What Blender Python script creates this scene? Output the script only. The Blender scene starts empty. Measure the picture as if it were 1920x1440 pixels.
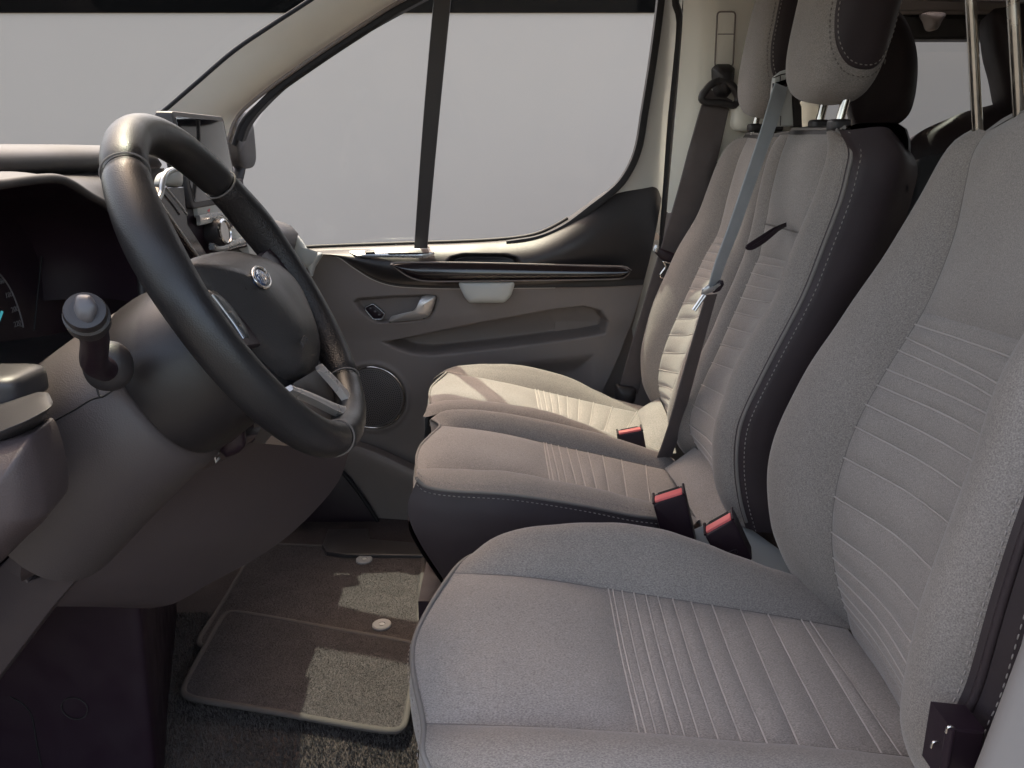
import bpy, math, random
import numpy as np
from mathutils import Vector, Matrix
random.seed(4); np.random.seed(4)
S = bpy.context.scene
COL = S.collection
# ---------------------------------------------------------------- camera
FPX, PITCH, CAMZ = 1441.0, math.radians(17.0), 1.0
cd = bpy.data.cameras.new('camera'); cam = bpy.data.objects.new('camera', cd); COL.objects.link(cam)
cam.location = (0, 0, CAMZ); cam.rotation_euler = (math.radians(90) - PITCH, 0, 0)
cd.sensor_width = 36.0; cd.lens = FPX / 1920 * 36.0; cd.clip_start = 0.02; cd.clip_end = 300
S.camera = cam
# ---------------------------------------------------------------- daylight
SUN = Vector((-0.17, 0.44, 1.0)).normalized()          # towards the sun
w = bpy.data.worlds.new('World'); S.world = w; w.use_nodes = True
nt = w.node_tree; nt.nodes.clear()
sky = nt.nodes.new('ShaderNodeTexSky'); sky.sky_type = 'NISHITA'; sky.sun_disc = False
sky.sun_elevation = math.asin(SUN.z); sky.sun_rotation = math.atan2(SUN.x, SUN.y)
sky.air_density = 1.0; sky.dust_density = 4.0; sky.ozone_density = 0.6
bg = nt.nodes.new('ShaderNodeBackground'); bg.inputs[1].default_value = 0.15
out = nt.nodes.new('ShaderNodeOutputWorld')
hz = nt.nodes.new('ShaderNodeMix'); hz.data_type = 'RGBA'; hz.blend_type = 'MULTIPLY'; hz.inputs['Factor'].default_value = 1.0
hz.inputs['B'].default_value = (1.0, .865, .725, 1)            # warm tint over the whole sky, offsetting its blue
nt.links.new(sky.outputs[0], hz.inputs['A']); nt.links.new(hz.outputs['Result'], bg.inputs[0]); nt.links.new(bg.outputs[0], out.inputs[0])
sl = bpy.data.lights.new('sun', 'SUN'); sl.energy = 1.0; sl.angle = math.radians(0.5); sl.color = (0.94, 1.0, 0.80)
so = bpy.data.objects.new('sun', sl); COL.objects.link(so)
so.rotation_euler = SUN.to_track_quat('Z', 'Y').to_euler(); so.location = (-1, 3, 6)
vs = S.view_settings; vs.view_transform = 'Standard'; vs.look = 'None'; vs.exposure = 2.5; vs.gamma = 1.0
vs.use_curve_mapping = False
S.cycles.use_denoising = True
S.cycles.max_bounces = 10; S.cycles.diffuse_bounces = 5; S.cycles.transparent_max_bounces = 16
# ---------------------------------------------------------------- measuring helpers (photo pixel + real depth -> point)
CP, SP = math.cos(PITCH), math.sin(PITCH)
def ray(u, v):
    a = (u - 960) / FPX; b = (720 - v) / FPX
    return np.array((a, CP + b * SP, -SP + b * CP))
def W(u, v, Y):
    d = ray(u, v); t = Y / d[1]
    return np.array((d[0] * t, Y, CAMZ + d[2] * t))
def WZ(u, v, z):
    d = ray(u, v); t = (z - CAMZ) / d[2]
    return np.array((d[0] * t, d[1] * t, z))
def WX(u, v, X):
    d = ray(u, v); t = X / d[0]
    return np.array((X, d[1] * t, CAMZ + d[2] * t))
def WP(u, v, p0, n):
    d = ray(u, v); o = np.array((0, 0, CAMZ)); n = np.array(n, float)
    t = np.dot(np.array(p0) - o, n) / np.dot(d, n)
    return o + d * t
def proj(p):
    p = np.asarray(p, float); q = p - np.array((0, 0, CAMZ))
    dep = q[..., 1] * CP - q[..., 2] * SP; up = q[..., 1] * SP + q[..., 2] * CP
    return 960 + FPX * q[..., 0] / dep, 720 - FPX * up / dep
def RW(lst, Y): return np.array([W(u, v, Y) for u, v in lst])
# ---------------------------------------------------------------- curve and mesh helpers
def cr(P, t):
    """uniform Catmull-Rom through P (n,3) at parameters t in 0..n-1"""
    P = np.asarray(P, float); n = len(P)
    if n == 2:
        return P[0] + (P[1] - P[0]) * np.asarray(t)[:, None]
    E = np.vstack([2 * P[0] - P[1], P, 2 * P[-1] - P[-2]])
    t = np.clip(np.asarray(t, float), 0, n - 1 - 1e-9); i = np.floor(t).astype(int); f = (t - i)[:, None]
    p0, p1, p2, p3 = E[i], E[i + 1], E[i + 2], E[i + 3]
    return 0.5 * (2 * p1 + (p2 - p0) * f + (2 * p0 - 5 * p1 + 4 * p2 - p3) * f ** 2 + (3 * p1 - p0 - 3 * p2 + p3) * f ** 3)
class Rail:
    """smooth curve with arc-length parameter 0..1"""
    def __init__(s, P, n=400):
        s.p = cr(P, np.linspace(0, len(P) - 1, n))
        d = np.r_[0, np.cumsum(np.linalg.norm(np.diff(s.p, axis=0), axis=1))]; s.len = d[-1]; s.s = d / d[-1]
    def at(s, q):
        q = np.atleast_1d(q); return np.stack([np.interp(q, s.s, s.p[:, k]) for k in range(3)], 1)
    def s_u(s, u):
        pu, _ = proj(s.p); return float(s.s[np.argmin(np.abs(pu - u))])
    def s_v(s, v):
        _, pv = proj(s.p); return float(s.s[np.argmin(np.abs(pv - v))])
    def off(s, d): return Rail(s.p[::12] + np.asarray(d))
def mixr(a, b, k=.5, d=(0, 0, 0)):
    q = np.linspace(0, 1, 30); return Rail(a.at(q) * (1 - k) + b.at(q) * k + np.asarray(d))
def grid(rails, nu, nv, us=None):
    """rails -> (nu,nv,3); us: list of (s0,s1) per rail or one pair"""
    if us is None: us = [(0, 1)] * len(rails)
    if not isinstance(us[0], (tuple, list)): us = [us] * len(rails)
    R = np.stack([r.at(np.linspace(a, b, nu)) for r, (a, b) in zip(rails, us)], 0)   # nr,nu,3
    if len(rails) == 1: return R
    t = np.linspace(0, len(rails) - 1, nv)
    return np.stack([cr(R[:, i], t) for i in range(nu)], 0)
def gnorm(G):
    N = np.cross(np.gradient(G, axis=0), np.gradient(G, axis=1)); L = np.linalg.norm(N, axis=2, keepdims=True)
    return N / np.maximum(L, 1e-12)
_R = np.random.RandomState(11); _K = _R.normal(0, 1, (14, 3)); _K *= (2 * math.pi / _R.uniform(.05, .16, 14) / np.linalg.norm(_K, axis=1))[:, None]; _P = _R.uniform(0, 6.28, 14)
def wrinkle(P): return np.sin(P @ _K.T + _P).mean(-1)          # slow unevenness of stuffed cloth, about +-0.5
WR = [0.0]
def puff(G, amt, hint, pu=4, pv=4, eu=(1, 1), ev=(1, 1)):
    """swell a grid along its normal, pinned along its edges (0 in eu / ev leaves that edge free)"""
    N = gnorm(G)
    if (N * np.asarray(hint)).sum(2).mean() < 0: N = -N
    def prof(n, p, e):
        x = np.linspace(-1, 1, n)
        if not e[0]: x = np.where(x < 0, 0, x)
        if not e[1]: x = np.where(x > 0, 0, x)
        return 1 - np.abs(x) ** p
    sh = prof(G.shape[0], pu, eu)[:, None] * prof(G.shape[1], pv, ev)[None]
    return G + N * (sh * (amt + WR[0] * wrinkle(G)))[..., None]
def gfaces(nu, nv, flip=False, wrapu=False, wrapv=False):
    F = []
    for i in range(nu if wrapu else nu - 1):
        for j in range(nv if wrapv else nv - 1):
            a = i * nv + j; b = ((i + 1) % nu) * nv + j; c = ((i + 1) % nu) * nv + (j + 1) % nv; d = i * nv + (j + 1) % nv
            F.append((a, d, c, b) if flip else (a, b, c, d))
    return F
INV = {}
def link(o, parent):
    COL.objects.link(o)
    if parent is not None:
        o.parent = parent
        if parent.name in INV: o.matrix_parent_inverse = INV[parent.name]
    return o
def mk(name, V, F, mat, parent=None, smooth=True, kind=None, sharp=None):
    me = bpy.data.meshes.new(name); me.from_pydata([tuple(map(float, p)) for p in V], [], [tuple(map(int, f)) for f in F]); me.update()
    if smooth: me.polygons.foreach_set('use_smooth', [True] * len(me.polygons))
    if sharp and smooth: me.set_sharp_from_angle(angle=math.radians(sharp))
    if mat is not None: me.materials.append(mat)
    o = bpy.data.objects.new(name, me); link(o, parent)
    if kind: o['kind'] = kind
    return o
def thing(name, label, cat, loc, group=None):
    o = bpy.data.objects.new(name, None); o.empty_display_size = .05; COL.objects.link(o); o.location = [float(x) for x in loc]
    INV[o.name] = Matrix.Translation(-Vector([float(x) for x in loc]))
    o['label'] = label; o['category'] = cat
    if group: o['group'] = group
    return o
def tag(o, label, cat, group=None):
    o['label'] = label; o['category'] = cat
    if group: o['group'] = group
    return o
def sheet(name, G, mat, parent, hint, thick=0, kind=None):
    nu, nv = G.shape[:2]
    flip = (gnorm(G) * np.asarray(hint)).sum(2).mean() < 0
    V = G.reshape(-1, 3); F = gfaces(nu, nv, flip)
    if thick:
        N = gnorm(G) * (-1 if flip else 1); V2 = (G - N * thick).reshape(-1, 3); n = len(V)
        F = F + [tuple(n + k for k in f[::-1]) for f in F]
        ring = [i * nv for i in range(nu)] + [(nu - 1) * nv + j for j in range(1, nv)] + [i * nv + nv - 1 for i in range(nu - 2, -1, -1)] + [j for j in range(nv - 2, 0, -1)]
        for a, b in zip(ring, ring[1:] + ring[:1]):
            F.append((a, b, n + b, n + a) if flip else (b, a, n + a, n + b))
        V = np.vstack([V, V2])
        return mk(name, V, F, mat, parent, kind=kind, sharp=50)
    return mk(name, V, F, mat, parent, kind=kind)
def loft(name, rails, mat, parent, hint, nu=40, nv=16, us=None, swell=0, thick=0, fn=None, kind=None, **kw):
    rails = [r if isinstance(r, Rail) else Rail(r) for r in rails]
    G = grid(rails, nu, nv, us)
    if swell: G = puff(G, swell, hint, **kw)
    if fn is not None: G = fn(G)
    return sheet(name, G, mat, parent, hint, thick, kind)
def frames(P, closed=False):
    T = (np.roll(P, -1, 0) - np.roll(P, 1, 0)) if closed else np.gradient(P, axis=0)
    T /= np.maximum(np.linalg.norm(T, axis=1, keepdims=True), 1e-12)
    up = np.array((0, 0, 1.)); N = np.zeros_like(P)
    a = np.cross(T[0], up)
    if np.linalg.norm(a) < .05: a = np.cross(T[0], (0, 1, 0))
    a /= np.linalg.norm(a)
    for i in range(len(P)):
        a = a - T[i] * np.dot(a, T[i]); a /= np.linalg.norm(a); N[i] = a
    return T, N, np.cross(T, N)
def tube(name, P, r, mat, parent=None, n=None, seg=10, closed=False, sq=1.0, kind=None, cap=True):
    P = np.asarray(P, float)
    if n: P = Rail(np.vstack([P, P[:1]]) if closed else P).at(np.linspace(0, 1, n + (1 if closed else 0)))[:n]
    m = len(P); r = np.interp(np.linspace(0, 1, m), np.linspace(0, 1, len(np.atleast_1d(r))), np.atleast_1d(r)) if np.ndim(r) else np.full(m, r)
    T, N, B = frames(P, closed); th = np.linspace(0, 2 * math.pi, seg, endpoint=False)
    V = (P[:, None] + r[:, None, None] * (np.cos(th)[None, :, None] * N[:, None] + sq * np.sin(th)[None, :, None] * B[:, None])).reshape(-1, 3)
    F = gfaces(m, seg, True, wrapu=closed, wrapv=True)
    if cap and not closed: F += [tuple(range(seg)), tuple((m - 1) * seg + k for k in range(seg - 1, -1, -1))]
    return mk(name, V, F, mat, parent, kind=kind, sharp=60)
def ribbon(name, P, wd, width, th, mat, parent=None, n=30, kind=None):
    """flat strap along P; wd = width direction (one or one per control point)"""
    P = np.asarray(P, float); wd = np.asarray(wd, float)
    if wd.ndim == 1: wd = np.tile(wd, (len(P), 1))
    t = np.linspace(0, len(P) - 1, n); C = cr(P, t); D = cr(wd, t) if len(P) > 1 else wd
    wv = np.interp(t, np.arange(len(P)), np.broadcast_to(width, len(P)))
    T = np.gradient(C, axis=0); T /= np.linalg.norm(T, axis=1, keepdims=True)
    D = D - T * (D * T).sum(1, keepdims=True); D /= np.linalg.norm(D, axis=1, keepdims=True)
    N = np.cross(T, D); prof = [(-.5, -.35), (-.47, .5), (-.2, .62), (.2, .62), (.47, .5), (.5, -.35), (.47, -.5), (-.47, -.5)]
    V = np.stack([C + D * (a * wv)[:, None] + N * b * th for a, b in prof], 1).reshape(-1, 3)
    k = len(prof); F = gfaces(n, k, True, wrapv=True) + [tuple(range(k)), tuple((n - 1) * k + j for j in range(k - 1, -1, -1))]
    return mk(name, V, F, mat, parent, kind=kind, sharp=40)
def plate(name, pts, dvec, mat, parent=None, bev=.002, smooth=False):
    """closed outline pts (n,3) extruded by dvec, front rim chamfered"""
    P = np.asarray(pts, float); d = np.asarray(dvec, float); L = np.linalg.norm(d); nrm = d / L; c = P.mean(0)
    area = np.cross(P - c, np.roll(P, -1, 0) - c).sum(0)
    if np.dot(area, nrm) > 0: P = P[::-1]
    e1 = P - np.roll(P, 1, 0); e2 = np.roll(P, -1, 0) - P
    nn = np.cross(nrm, e1); nn /= np.maximum(np.linalg.norm(nn, axis=1, keepdims=True), 1e-9)
    n2 = np.cross(nrm, e2); n2 /= np.maximum(np.linalg.norm(n2, axis=1, keepdims=True), 1e-9)
    ins = nn + n2; ins /= np.maximum(np.linalg.norm(ins, axis=1, keepdims=True), 1e-9)
    if ((c - P) * ins).sum() < 0: ins = -ins
    n = len(P); V = np.vstack([P + ins * bev, P + ins * bev * .3 + nrm * bev * .3, P + nrm * bev, P + d])
    F = [tuple(range(n))]
    for k in range(3):
        for i in range(n):
            j = (i + 1) % n; F.append((k * n + j, k * n + i, (k + 1) * n + i, (k + 1) * n + j))
    F.append(tuple(3 * n + i for i in range(n - 1, -1, -1)))
    return mk(name, V, F, mat, parent, smooth=True, sharp=25)
def rnd(pts, n=60, closed=True):
    """smooth closed outline through corner points"""
    P = np.asarray(pts, float)
    if closed:
        E = np.vstack([P[-2:], P, P[:3]]); t = np.linspace(2, 2 + len(P), n, endpoint=False)
        return cr(E, t)
    return cr(P, np.linspace(0, len(P) - 1, n))
def rcorner(P, r=.25, k=4):
    """polygon with rounded corners, r = share of the shorter edge"""
    P = np.asarray(P, float); O = []
    for i in range(len(P)):
        a, b, c = P[i - 1], P[i], P[(i + 1) % len(P)]
        m = r * min(np.linalg.norm(a - b), np.linalg.norm(c - b))
        s = b + (a - b) / np.linalg.norm(a - b) * m; e = b + (c - b) / np.linalg.norm(c - b) * m
        for t in np.linspace(0, 1, k): O.append((1 - t) ** 2 * s + 2 * t * (1 - t) * b + t * t * e)
    return np.array(O)
def dome(name, pts, h, nrm, mat, parent=None, rings=10, p=3, center=None, skirt=.01):
    """closed outline filled by a swelling cushion of height h along nrm, with a skirt below"""
    P = np.asarray(pts, float); nrm = np.asarray(nrm, float); nrm /= np.linalg.norm(nrm); c = P.mean(0) if center is None else np.asarray(center)
    n = len(P); V = list(P - nrm * skirt)
    for k in range(rings):
        f = 1 - k / rings; V += list(c + (P - c) * f + nrm * h * (1 - f ** p))
    V.append(c + nrm * h)
    area = np.cross(P - c, np.roll(P, -1, 0) - c).sum(0); fl = np.dot(area, nrm) < 0; F = []
    for k in range(rings):
        for i in range(n):
            j = (i + 1) % n; q = (k * n + i, k * n + j, (k + 1) * n + j, (k + 1) * n + i); F.append(q[::-1] if fl else q)
    for i in range(n):
        j = (i + 1) % n; q = (rings * n + i, rings * n + j, len(V) - 1); F.append(q[::-1] if fl else q)
    return mk(name, V, F, mat, parent, sharp=70)
def pcube(half, p=4.0, n=16):
    """rounded block: cube projected on the p-norm ball -> verts, faces"""
    V = []; F = []; idx = {}
    def vid(q):
        k = tuple(np.round(q, 5))
        if k not in idx:
            v = np.array(q); v = v / (np.abs(v) ** p).sum() ** (1 / p); idx[k] = len(V); V.append(v * np.asarray(half))
        return idx[k]
    t = np.tan(np.linspace(-math.pi / 4, math.pi / 4, n + 1))
    for ax in range(3):
        for s in (-1, 1):
            for i in range(n):
                for j in range(n):
                    f = []
                    for di, dj in ((0, 0), (1, 0), (1, 1), (0, 1)):
                        q = [0, 0, 0]; q[ax] = s; q[(ax + 1) % 3] = t[i + di]; q[(ax + 2) % 3] = t[j + dj]; f.append(vid(q))
                    F.append(tuple(f if s > 0 else f[::-1]))
    return np.array(V), F
def rotY(a):
    c, s = math.cos(a), math.sin(a); return np.array(((c, 0, s), (0, 1, 0), (-s, 0, c)))
def basis(x, y, z): return np.stack([x, y, z], 1)
def block(name, c, half, mat, parent=None, R=None, p=6.0, n=8):
    V, F = pcube(half, p, n)
    if R is not None: V = V @ np.asarray(R).T
    return mk(name, V + np.asarray(c), F, mat, parent)
def lathe(name, prof, c, axis, mat, parent=None, seg=32, xdir=None, sx=1.0, sharp=35):
    """prof: (radius, distance along axis)"""
    ax = np.asarray(axis, float); ax /= np.linalg.norm(ax)
    x = np.cross(ax, (0, 1, 0)) if xdir is None else np.asarray(xdir, float)
    if np.linalg.norm(x) < .1: x = np.cross(ax, (1, 0, 0))
    x = x - ax * np.dot(x, ax); x /= np.linalg.norm(x); y = np.cross(ax, x)
    th = np.linspace(0, 2 * math.pi, seg, endpoint=False)
    V = np.array([[np.asarray(c) + r * (sx * math.cos(a) * x + math.sin(a) * y) + ax * h for a in th] for r, h in prof]).reshape(-1, 3)
    F = gfaces(len(prof), seg, True, wrapv=True)
    F = [f[::-1] for f in F]
    if prof[0][0] > 1e-6: F.append(tuple(range(seg - 1, -1, -1)))
    if prof[-1][0] > 1e-6: F.append(tuple((len(prof) - 1) * seg + k for k in range(seg)))
    return mk(name, V, F, mat, parent, sharp=sharp)
def stitches(name, P, nrm, mat, parent, ln=.0042, gap=.0035, r=.0007, lift=.0006):
    """row of thread stitches along polyline P"""
    R = Rail(P) if not isinstance(P, Rail) else P
    n = max(2, int(R.len / (ln + gap))); V = []; F = []; nrm = np.asarray(nrm, float); nrm /= np.linalg.norm(nrm)
    for i in range(n):
        a = R.at(i / n)[0] + nrm * lift; b = R.at((i + ln / (ln + gap)) / n)[0] + nrm * lift; t = b - a; L = np.linalg.norm(t)
        if L < 1e-6: continue
        t /= L; s = np.cross(t, nrm); s /= max(np.linalg.norm(s), 1e-9); k = len(V)
        for q, f in ((a, .5), (a + t * L * .25, 1), (a + t * L * .75, 1), (b, .5)):
            V += [q + s * r * f, q + nrm * r * 1.2 * f, q - s * r * f, q - nrm * r * f]
        for m in range(3):
            for e in range(4):
                F.append((k + m * 4 + e, k + m * 4 + (e + 1) % 4, k + m * 4 + 4 + (e + 1) % 4, k + m * 4 + 4 + e))
    return mk(name, V, F, mat, parent, kind='stuff')
def text(name, s, size, c, x, y, mat, parent, depth=.0004, shear=0.0, align='CENTER'):
    cu = bpy.data.curves.new(name, 'FONT'); cu.body = s; cu.size = size; cu.extrude = depth; cu.align_x = align; cu.align_y = 'CENTER'; cu.shear = shear
    to = bpy.data.objects.new(name, cu); COL.objects.link(to); dg = bpy.context.evaluated_depsgraph_get()
    me = bpy.data.meshes.new_from_object(to.evaluated_get(dg)); bpy.data.objects.remove(to)
    x = np.asarray(x, float); x /= np.linalg.norm(x); y = np.asarray(y, float); y = y - x * np.dot(x, y); y /= np.linalg.norm(y); z = np.cross(x, y)
    V = np.array([v.co[:] for v in me.vertices]) @ np.stack([x, y, z]) + np.asarray(c); F = [tuple(p.vertices) for p in me.polygons]
    return mk(name, V, F, mat, parent, smooth=False)
from mathutils.bvhtree import BVHTree
def hit(o, pts, lift=0.0):
    """where the sight lines through photo pixels meet object o"""
    me = o.data; b = BVHTree.FromPolygons([v.co for v in me.vertices], [tuple(p.vertices) for p in me.polygons]); out = []
    for u, v in pts:
        d = Vector(ray(u, v)).normalized(); p, n, i, t = b.ray_cast(Vector((0, 0, CAMZ)), d)
        if p is not None: out.append(np.array(p - d * lift))
    return np.array(out)
def sdpoly(px, pz, poly):
    """signed distance (negative inside) of points to polygon (n,2)"""
    poly = np.asarray(poly, float); d = np.full(px.shape, 1e9); ins = np.zeros(px.shape, bool)
    for (x1, z1), (x2, z2) in zip(poly, np.roll(poly, -1, 0)):
        ex, ez = x2 - x1, z2 - z1; L = ex * ex + ez * ez + 1e-12
        t = np.clip(((px - x1) * ex + (pz - z1) * ez) / L, 0, 1)
        d = np.minimum(d, np.hypot(px - x1 - t * ex, pz - z1 - t * ez))
        c = ((z1 > pz) != (z2 > pz)) & (px < (x2 - x1) * (pz - z1) / (z2 - z1 + 1e-12) + x1); ins ^= c
    return np.where(ins, -d, d)
def sstep(x, a, b):
    t = np.clip((x - a) / (b - a), 0, 1); return t * t * (3 - 2 * t)
# ---------------------------------------------------------------- materials
def node(t, k, **kw):
    n = t.nodes.new(k)
    for a, b in kw.items(): setattr(n, a, b)
    return n
def mat(name, col, rough=.5, metal=0, spec=.5, grain=None, var=None, fleck=None, coat=0, sheen=0, wear=None, weave=None):
    """grain (scale, strength): fine relief; var (scale, amount): soft tone drift; fleck (scale, other colour, share): mixed yarn; weave (scale, strength)"""
    m = bpy.data.materials.new(name); m.use_nodes = True; t = m.node_tree; b = t.nodes['Principled BSDF']; L = t.links.new
    b.inputs['Roughness'].default_value = rough; b.inputs['Metallic'].default_value = metal; b.inputs['Specular IOR Level'].default_value = spec
    b.inputs['Coat Weight'].default_value = coat; b.inputs['Coat Roughness'].default_value = .08
    b.inputs['Sheen Weight'].default_value = sheen; b.inputs['Sheen Roughness'].default_value = .4
    tc = node(t, 'ShaderNodeTexCoord'); c = None
    rgb = node(t, 'ShaderNodeRGB'); rgb.outputs[0].default_value = (*col, 1); c = rgb.outputs[0]
    if fleck:
        sc, oc, sh = fleck
        nz = node(t, 'ShaderNodeTexNoise'); nz.inputs['Scale'].default_value = sc; nz.inputs['Detail'].default_value = 3; nz.inputs['Roughness'].default_value = .7
        mp = node(t, 'ShaderNodeMapping'); mp.inputs['Scale'].default_value = (.5, 1, .8); L(tc.outputs['Object'], mp.inputs[0]); L(mp.outputs[0], nz.inputs['Vector'])
        rp = node(t, 'ShaderNodeMapRange'); rp.inputs['From Min'].default_value = .5 - sh; rp.inputs['From Max'].default_value = .5 + sh
        L(nz.outputs['Fac'], rp.inputs['Value'])
        mx = node(t, 'ShaderNodeMix', data_type='RGBA'); L(rp.outputs[0], mx.inputs['Factor']); L(c, mx.inputs['A']); mx.inputs['B'].default_value = (*oc, 1); c = mx.outputs['Result']
    if var:
        nz = node(t, 'ShaderNodeTexNoise'); nz.inputs['Scale'].default_value = var[0]; nz.inputs['Detail'].default_value = 5; L(tc.outputs['Object'], nz.inputs['Vector'])
        rp = node(t, 'ShaderNodeMapRange'); rp.inputs['To Min'].default_value = 1 - var[1]; rp.inputs['To Max'].default_value = 1 + var[1]; rp.inputs['From Min'].default_value = .25; rp.inputs['From Max'].default_value = .75
        L(nz.outputs['Fac'], rp.inputs['Value'])
        mx = node(t, 'ShaderNodeMix', data_type='RGBA', blend_type='MULTIPLY'); mx.inputs['Factor'].default_value = 1; L(c, mx.inputs['A']); L(rp.outputs[0], mx.inputs['B']); c = mx.outputs['Result']
    L(c, b.inputs['Base Color'])
    if wear:   # uneven gloss
        nz = node(t, 'ShaderNodeTexNoise'); nz.inputs['Scale'].default_value = wear[0]; nz.inputs['Detail'].default_value = 6; L(tc.outputs['Object'], nz.inputs['Vector'])
        rp = node(t, 'ShaderNodeMapRange'); rp.inputs['From Min'].default_value = .3; rp.inputs['From Max'].default_value = .7; rp.inputs['To Min'].default_value = max(.02, rough - wear[1]); rp.inputs['To Max'].default_value = rough + wear[1]
        L(nz.outputs['Fac'], rp.inputs['Value']); L(rp.outputs[0], b.inputs['Roughness'])
    last = None
    if grain:
        vz = node(t, 'ShaderNodeTexVoronoi'); vz.inputs['Scale'].default_value = grain[0]; L(tc.outputs['Object'], vz.inputs['Vector'])
        bp = node(t, 'ShaderNodeBump'); bp.inputs['Strength'].default_value = grain[1]; bp.inputs['Distance'].default_value = .0008; L(vz.outputs['Distance'], bp.inputs['Height']); last = bp
    if weave:
        nz = node(t, 'ShaderNodeTexNoise'); nz.inputs['Scale'].default_value = weave[0]; nz.inputs['Detail'].default_value = 4; nz.inputs['Roughness'].default_value = .8; L(tc.outputs['Object'], nz.inputs['Vector'])
        bp = node(t, 'ShaderNodeBump'); bp.inputs['Strength'].default_value = weave[1]; bp.inputs['Distance'].default_value = .0012; L(nz.outputs['Fac'], bp.inputs['Height'])
        if last: L(last.outputs[0], bp.inputs['Normal'])
        last = bp
    if last: L(last.outputs[0], b.inputs['Normal'])
    return m
M = {}
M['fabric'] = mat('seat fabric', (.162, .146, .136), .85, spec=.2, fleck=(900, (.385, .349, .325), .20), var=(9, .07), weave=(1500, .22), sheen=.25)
M['shadedfab'] = mat('shaded seat fabric', (.146, .130, .118), .85, spec=.2, fleck=(900, (.345, .307, .280), .20), var=(8, .07), weave=(1500, .22), sheen=.25)  # seat fabric again, the bolsters' shade and warm bounce put into its colour
M['dark'] = mat('dark leatherette', (.044, .033, .036), .5, spec=.3, grain=(1100, .15), var=(10, .15), wear=(14, .08))
M['thread'] = mat('seam thread', (.30, .27, .25), .7)
M['seamlight'] = mat('pleat cord highlight', (.42, .38, .36), .8)  # raised pleat cord, its ridge highlight put into the colour
M['threaddk'] = mat('dark thread', (.16, .143, .132), .8)
M['piping'] = mat('seam piping', (.19, .172, .158), .7, weave=(1200, .2))
M['black'] = mat('black plastic', (.018, .009, .015), .42, spec=.4, grain=(1600, .12), wear=(20, .08))
M['grain'] = mat('charcoal grained plastic', (.032, .028, .029), .42, spec=.5, grain=(1500, .16), var=(7, .10), wear=(9, .07))
M['drum'] = mat('column drum plastic', (.020, .017, .018), .40, spec=.5, grain=(1500, .12), wear=(9, .06))
M['dash'] = mat('dash charcoal plastic', (.040, .036, .038), .44, spec=.5, grain=(1500, .16), var=(7, .10), wear=(9, .07))
M['taupe'] = mat('taupe plastic', (.225, .192, .178), .5, spec=.45, grain=(700, .2), var=(6, .06), wear=(8, .06))
M['taupegrey'] = mat('mid grey trim plastic', (.24, .22, .21), .5, spec=.4, grain=(1700, .08), var=(5, .04))
M['shadetaupe'] = mat('shaded taupe dash plastic', (.070, .054, .055), .5, spec=.45, grain=(700, .22), var=(6, .06), wear=(8, .06))  # darker copy of the taupe, the lower dash's shade put into its colour
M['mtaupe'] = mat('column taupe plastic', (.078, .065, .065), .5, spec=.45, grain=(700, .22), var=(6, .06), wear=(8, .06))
M['cream'] = mat('pale trim plastic', (.84, .82, .74), .5, spec=.4, grain=(1700, .08), var=(5, .04))
M['liner'] = mat('headliner cloth', (.30, .275, .25), .95, spec=.1, weave=(700, .3))
M['paint'] = mat('pale grey body paint', (.50, .51, .50), .25, spec=.5, coat=.6)
M['rubber'] = mat('door seal rubber', (.014, .013, .015), .55, spec=.35)
M['gloss'] = mat('piano black trim', (.014, .009, .010), .15, spec=.5, coat=.5)
M['chrome'] = mat('bright metal', (.62, .60, .58), .16, metal=1, wear=(30, .08))
M['silver'] = mat('satin silver plastic', (.50, .51, .52), .28, metal=.75, wear=(25, .06))
M['handle'] = mat('satin metal paint', (.60, .57, .55), .30, metal=.55, wear=(25, .06))
M['capgrey'] = mat('stalk cap grey', (.085, .08, .085), .35, spec=.5)
M['benchgrey'] = mat('bench side vinyl', (.060, .060, .064), .5, spec=.4, grain=(1100, .15), wear=(14, .08))
M['steel'] = mat('polished steel post', (.50, .47, .42), .2, metal=1, wear=(40, .12), var=(60, .2))
M['leather'] = mat('wheel leather', (.0175, .0165, .0175), .40, spec=.5, grain=(800, .22), wear=(24, .10), var=(14, .15))
M['perf'] = mat('perforated leather', (.019, .016, .016), .46, spec=.5, grain=(420, .75), wear=(24, .08))
M['hub'] = mat('airbag cover', (.040, .038, .039), .36, spec=.5, grain=(620, .35), wear=(16, .06))
M['key'] = mat('button plastic', (.055, .058, .060), .38, spec=.5)
M['web'] = mat('belt webbing', (.11, .093, .092), .62, spec=.4, weave=(1500, .25), var=(30, .1))
M['websheen'] = mat('belt webbing lit sheen tone', (.40, .43, .45), .5, spec=.45, weave=(1500, .25), var=(30, .08))  # paler copy of the webbing, lit sheen of the upper centre belt painted in
M['red'] = mat('red button', (.80, .17, .16), .4, spec=.4)
M['carpet'] = mat('carpet', (.030, .022, .025), .95, spec=.08, fleck=(700, (.10, .085, .08), .25), weave=(500, .9), var=(12, .15))
M['mat'] = mat('mat pile', (.014, .011, .014), .95, spec=.08, fleck=(800, (.17, .15, .146), .25), weave=(600, .9), var=(20, .12))
M['tuft'] = mat('carpet tufts', (.030, .023, .026), .9, spec=.1, fleck=(900, (.20, .18, .16), .25))
M['binding'] = mat('mat binding', (.075, .064, .060), .8, weave=(900, .6))
M['grey'] = mat('grey plastic disc', (.33, .33, .33), .45)
M['bezel'] = mat('pale grey bezel plastic', (.52, .53, .51), .4, spec=.45, wear=(10, .05))
M['mirror'] = mat('dark screen glass', (.006, .006, .008), .04, spec=.9, coat=.5)
M['blue'] = mat('emblem blue', (.02, .06, .16), .2, coat=.7)
M['white'] = mat('printed white', (.75, .75, .74), .5)
M['dial'] = mat('dial marks', (.16, .15, .16), .6)
M['wall'] = mat('backdrop grey', (.55, .495, .445), .9, spec=.1, var=(1.2, .012))
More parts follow.
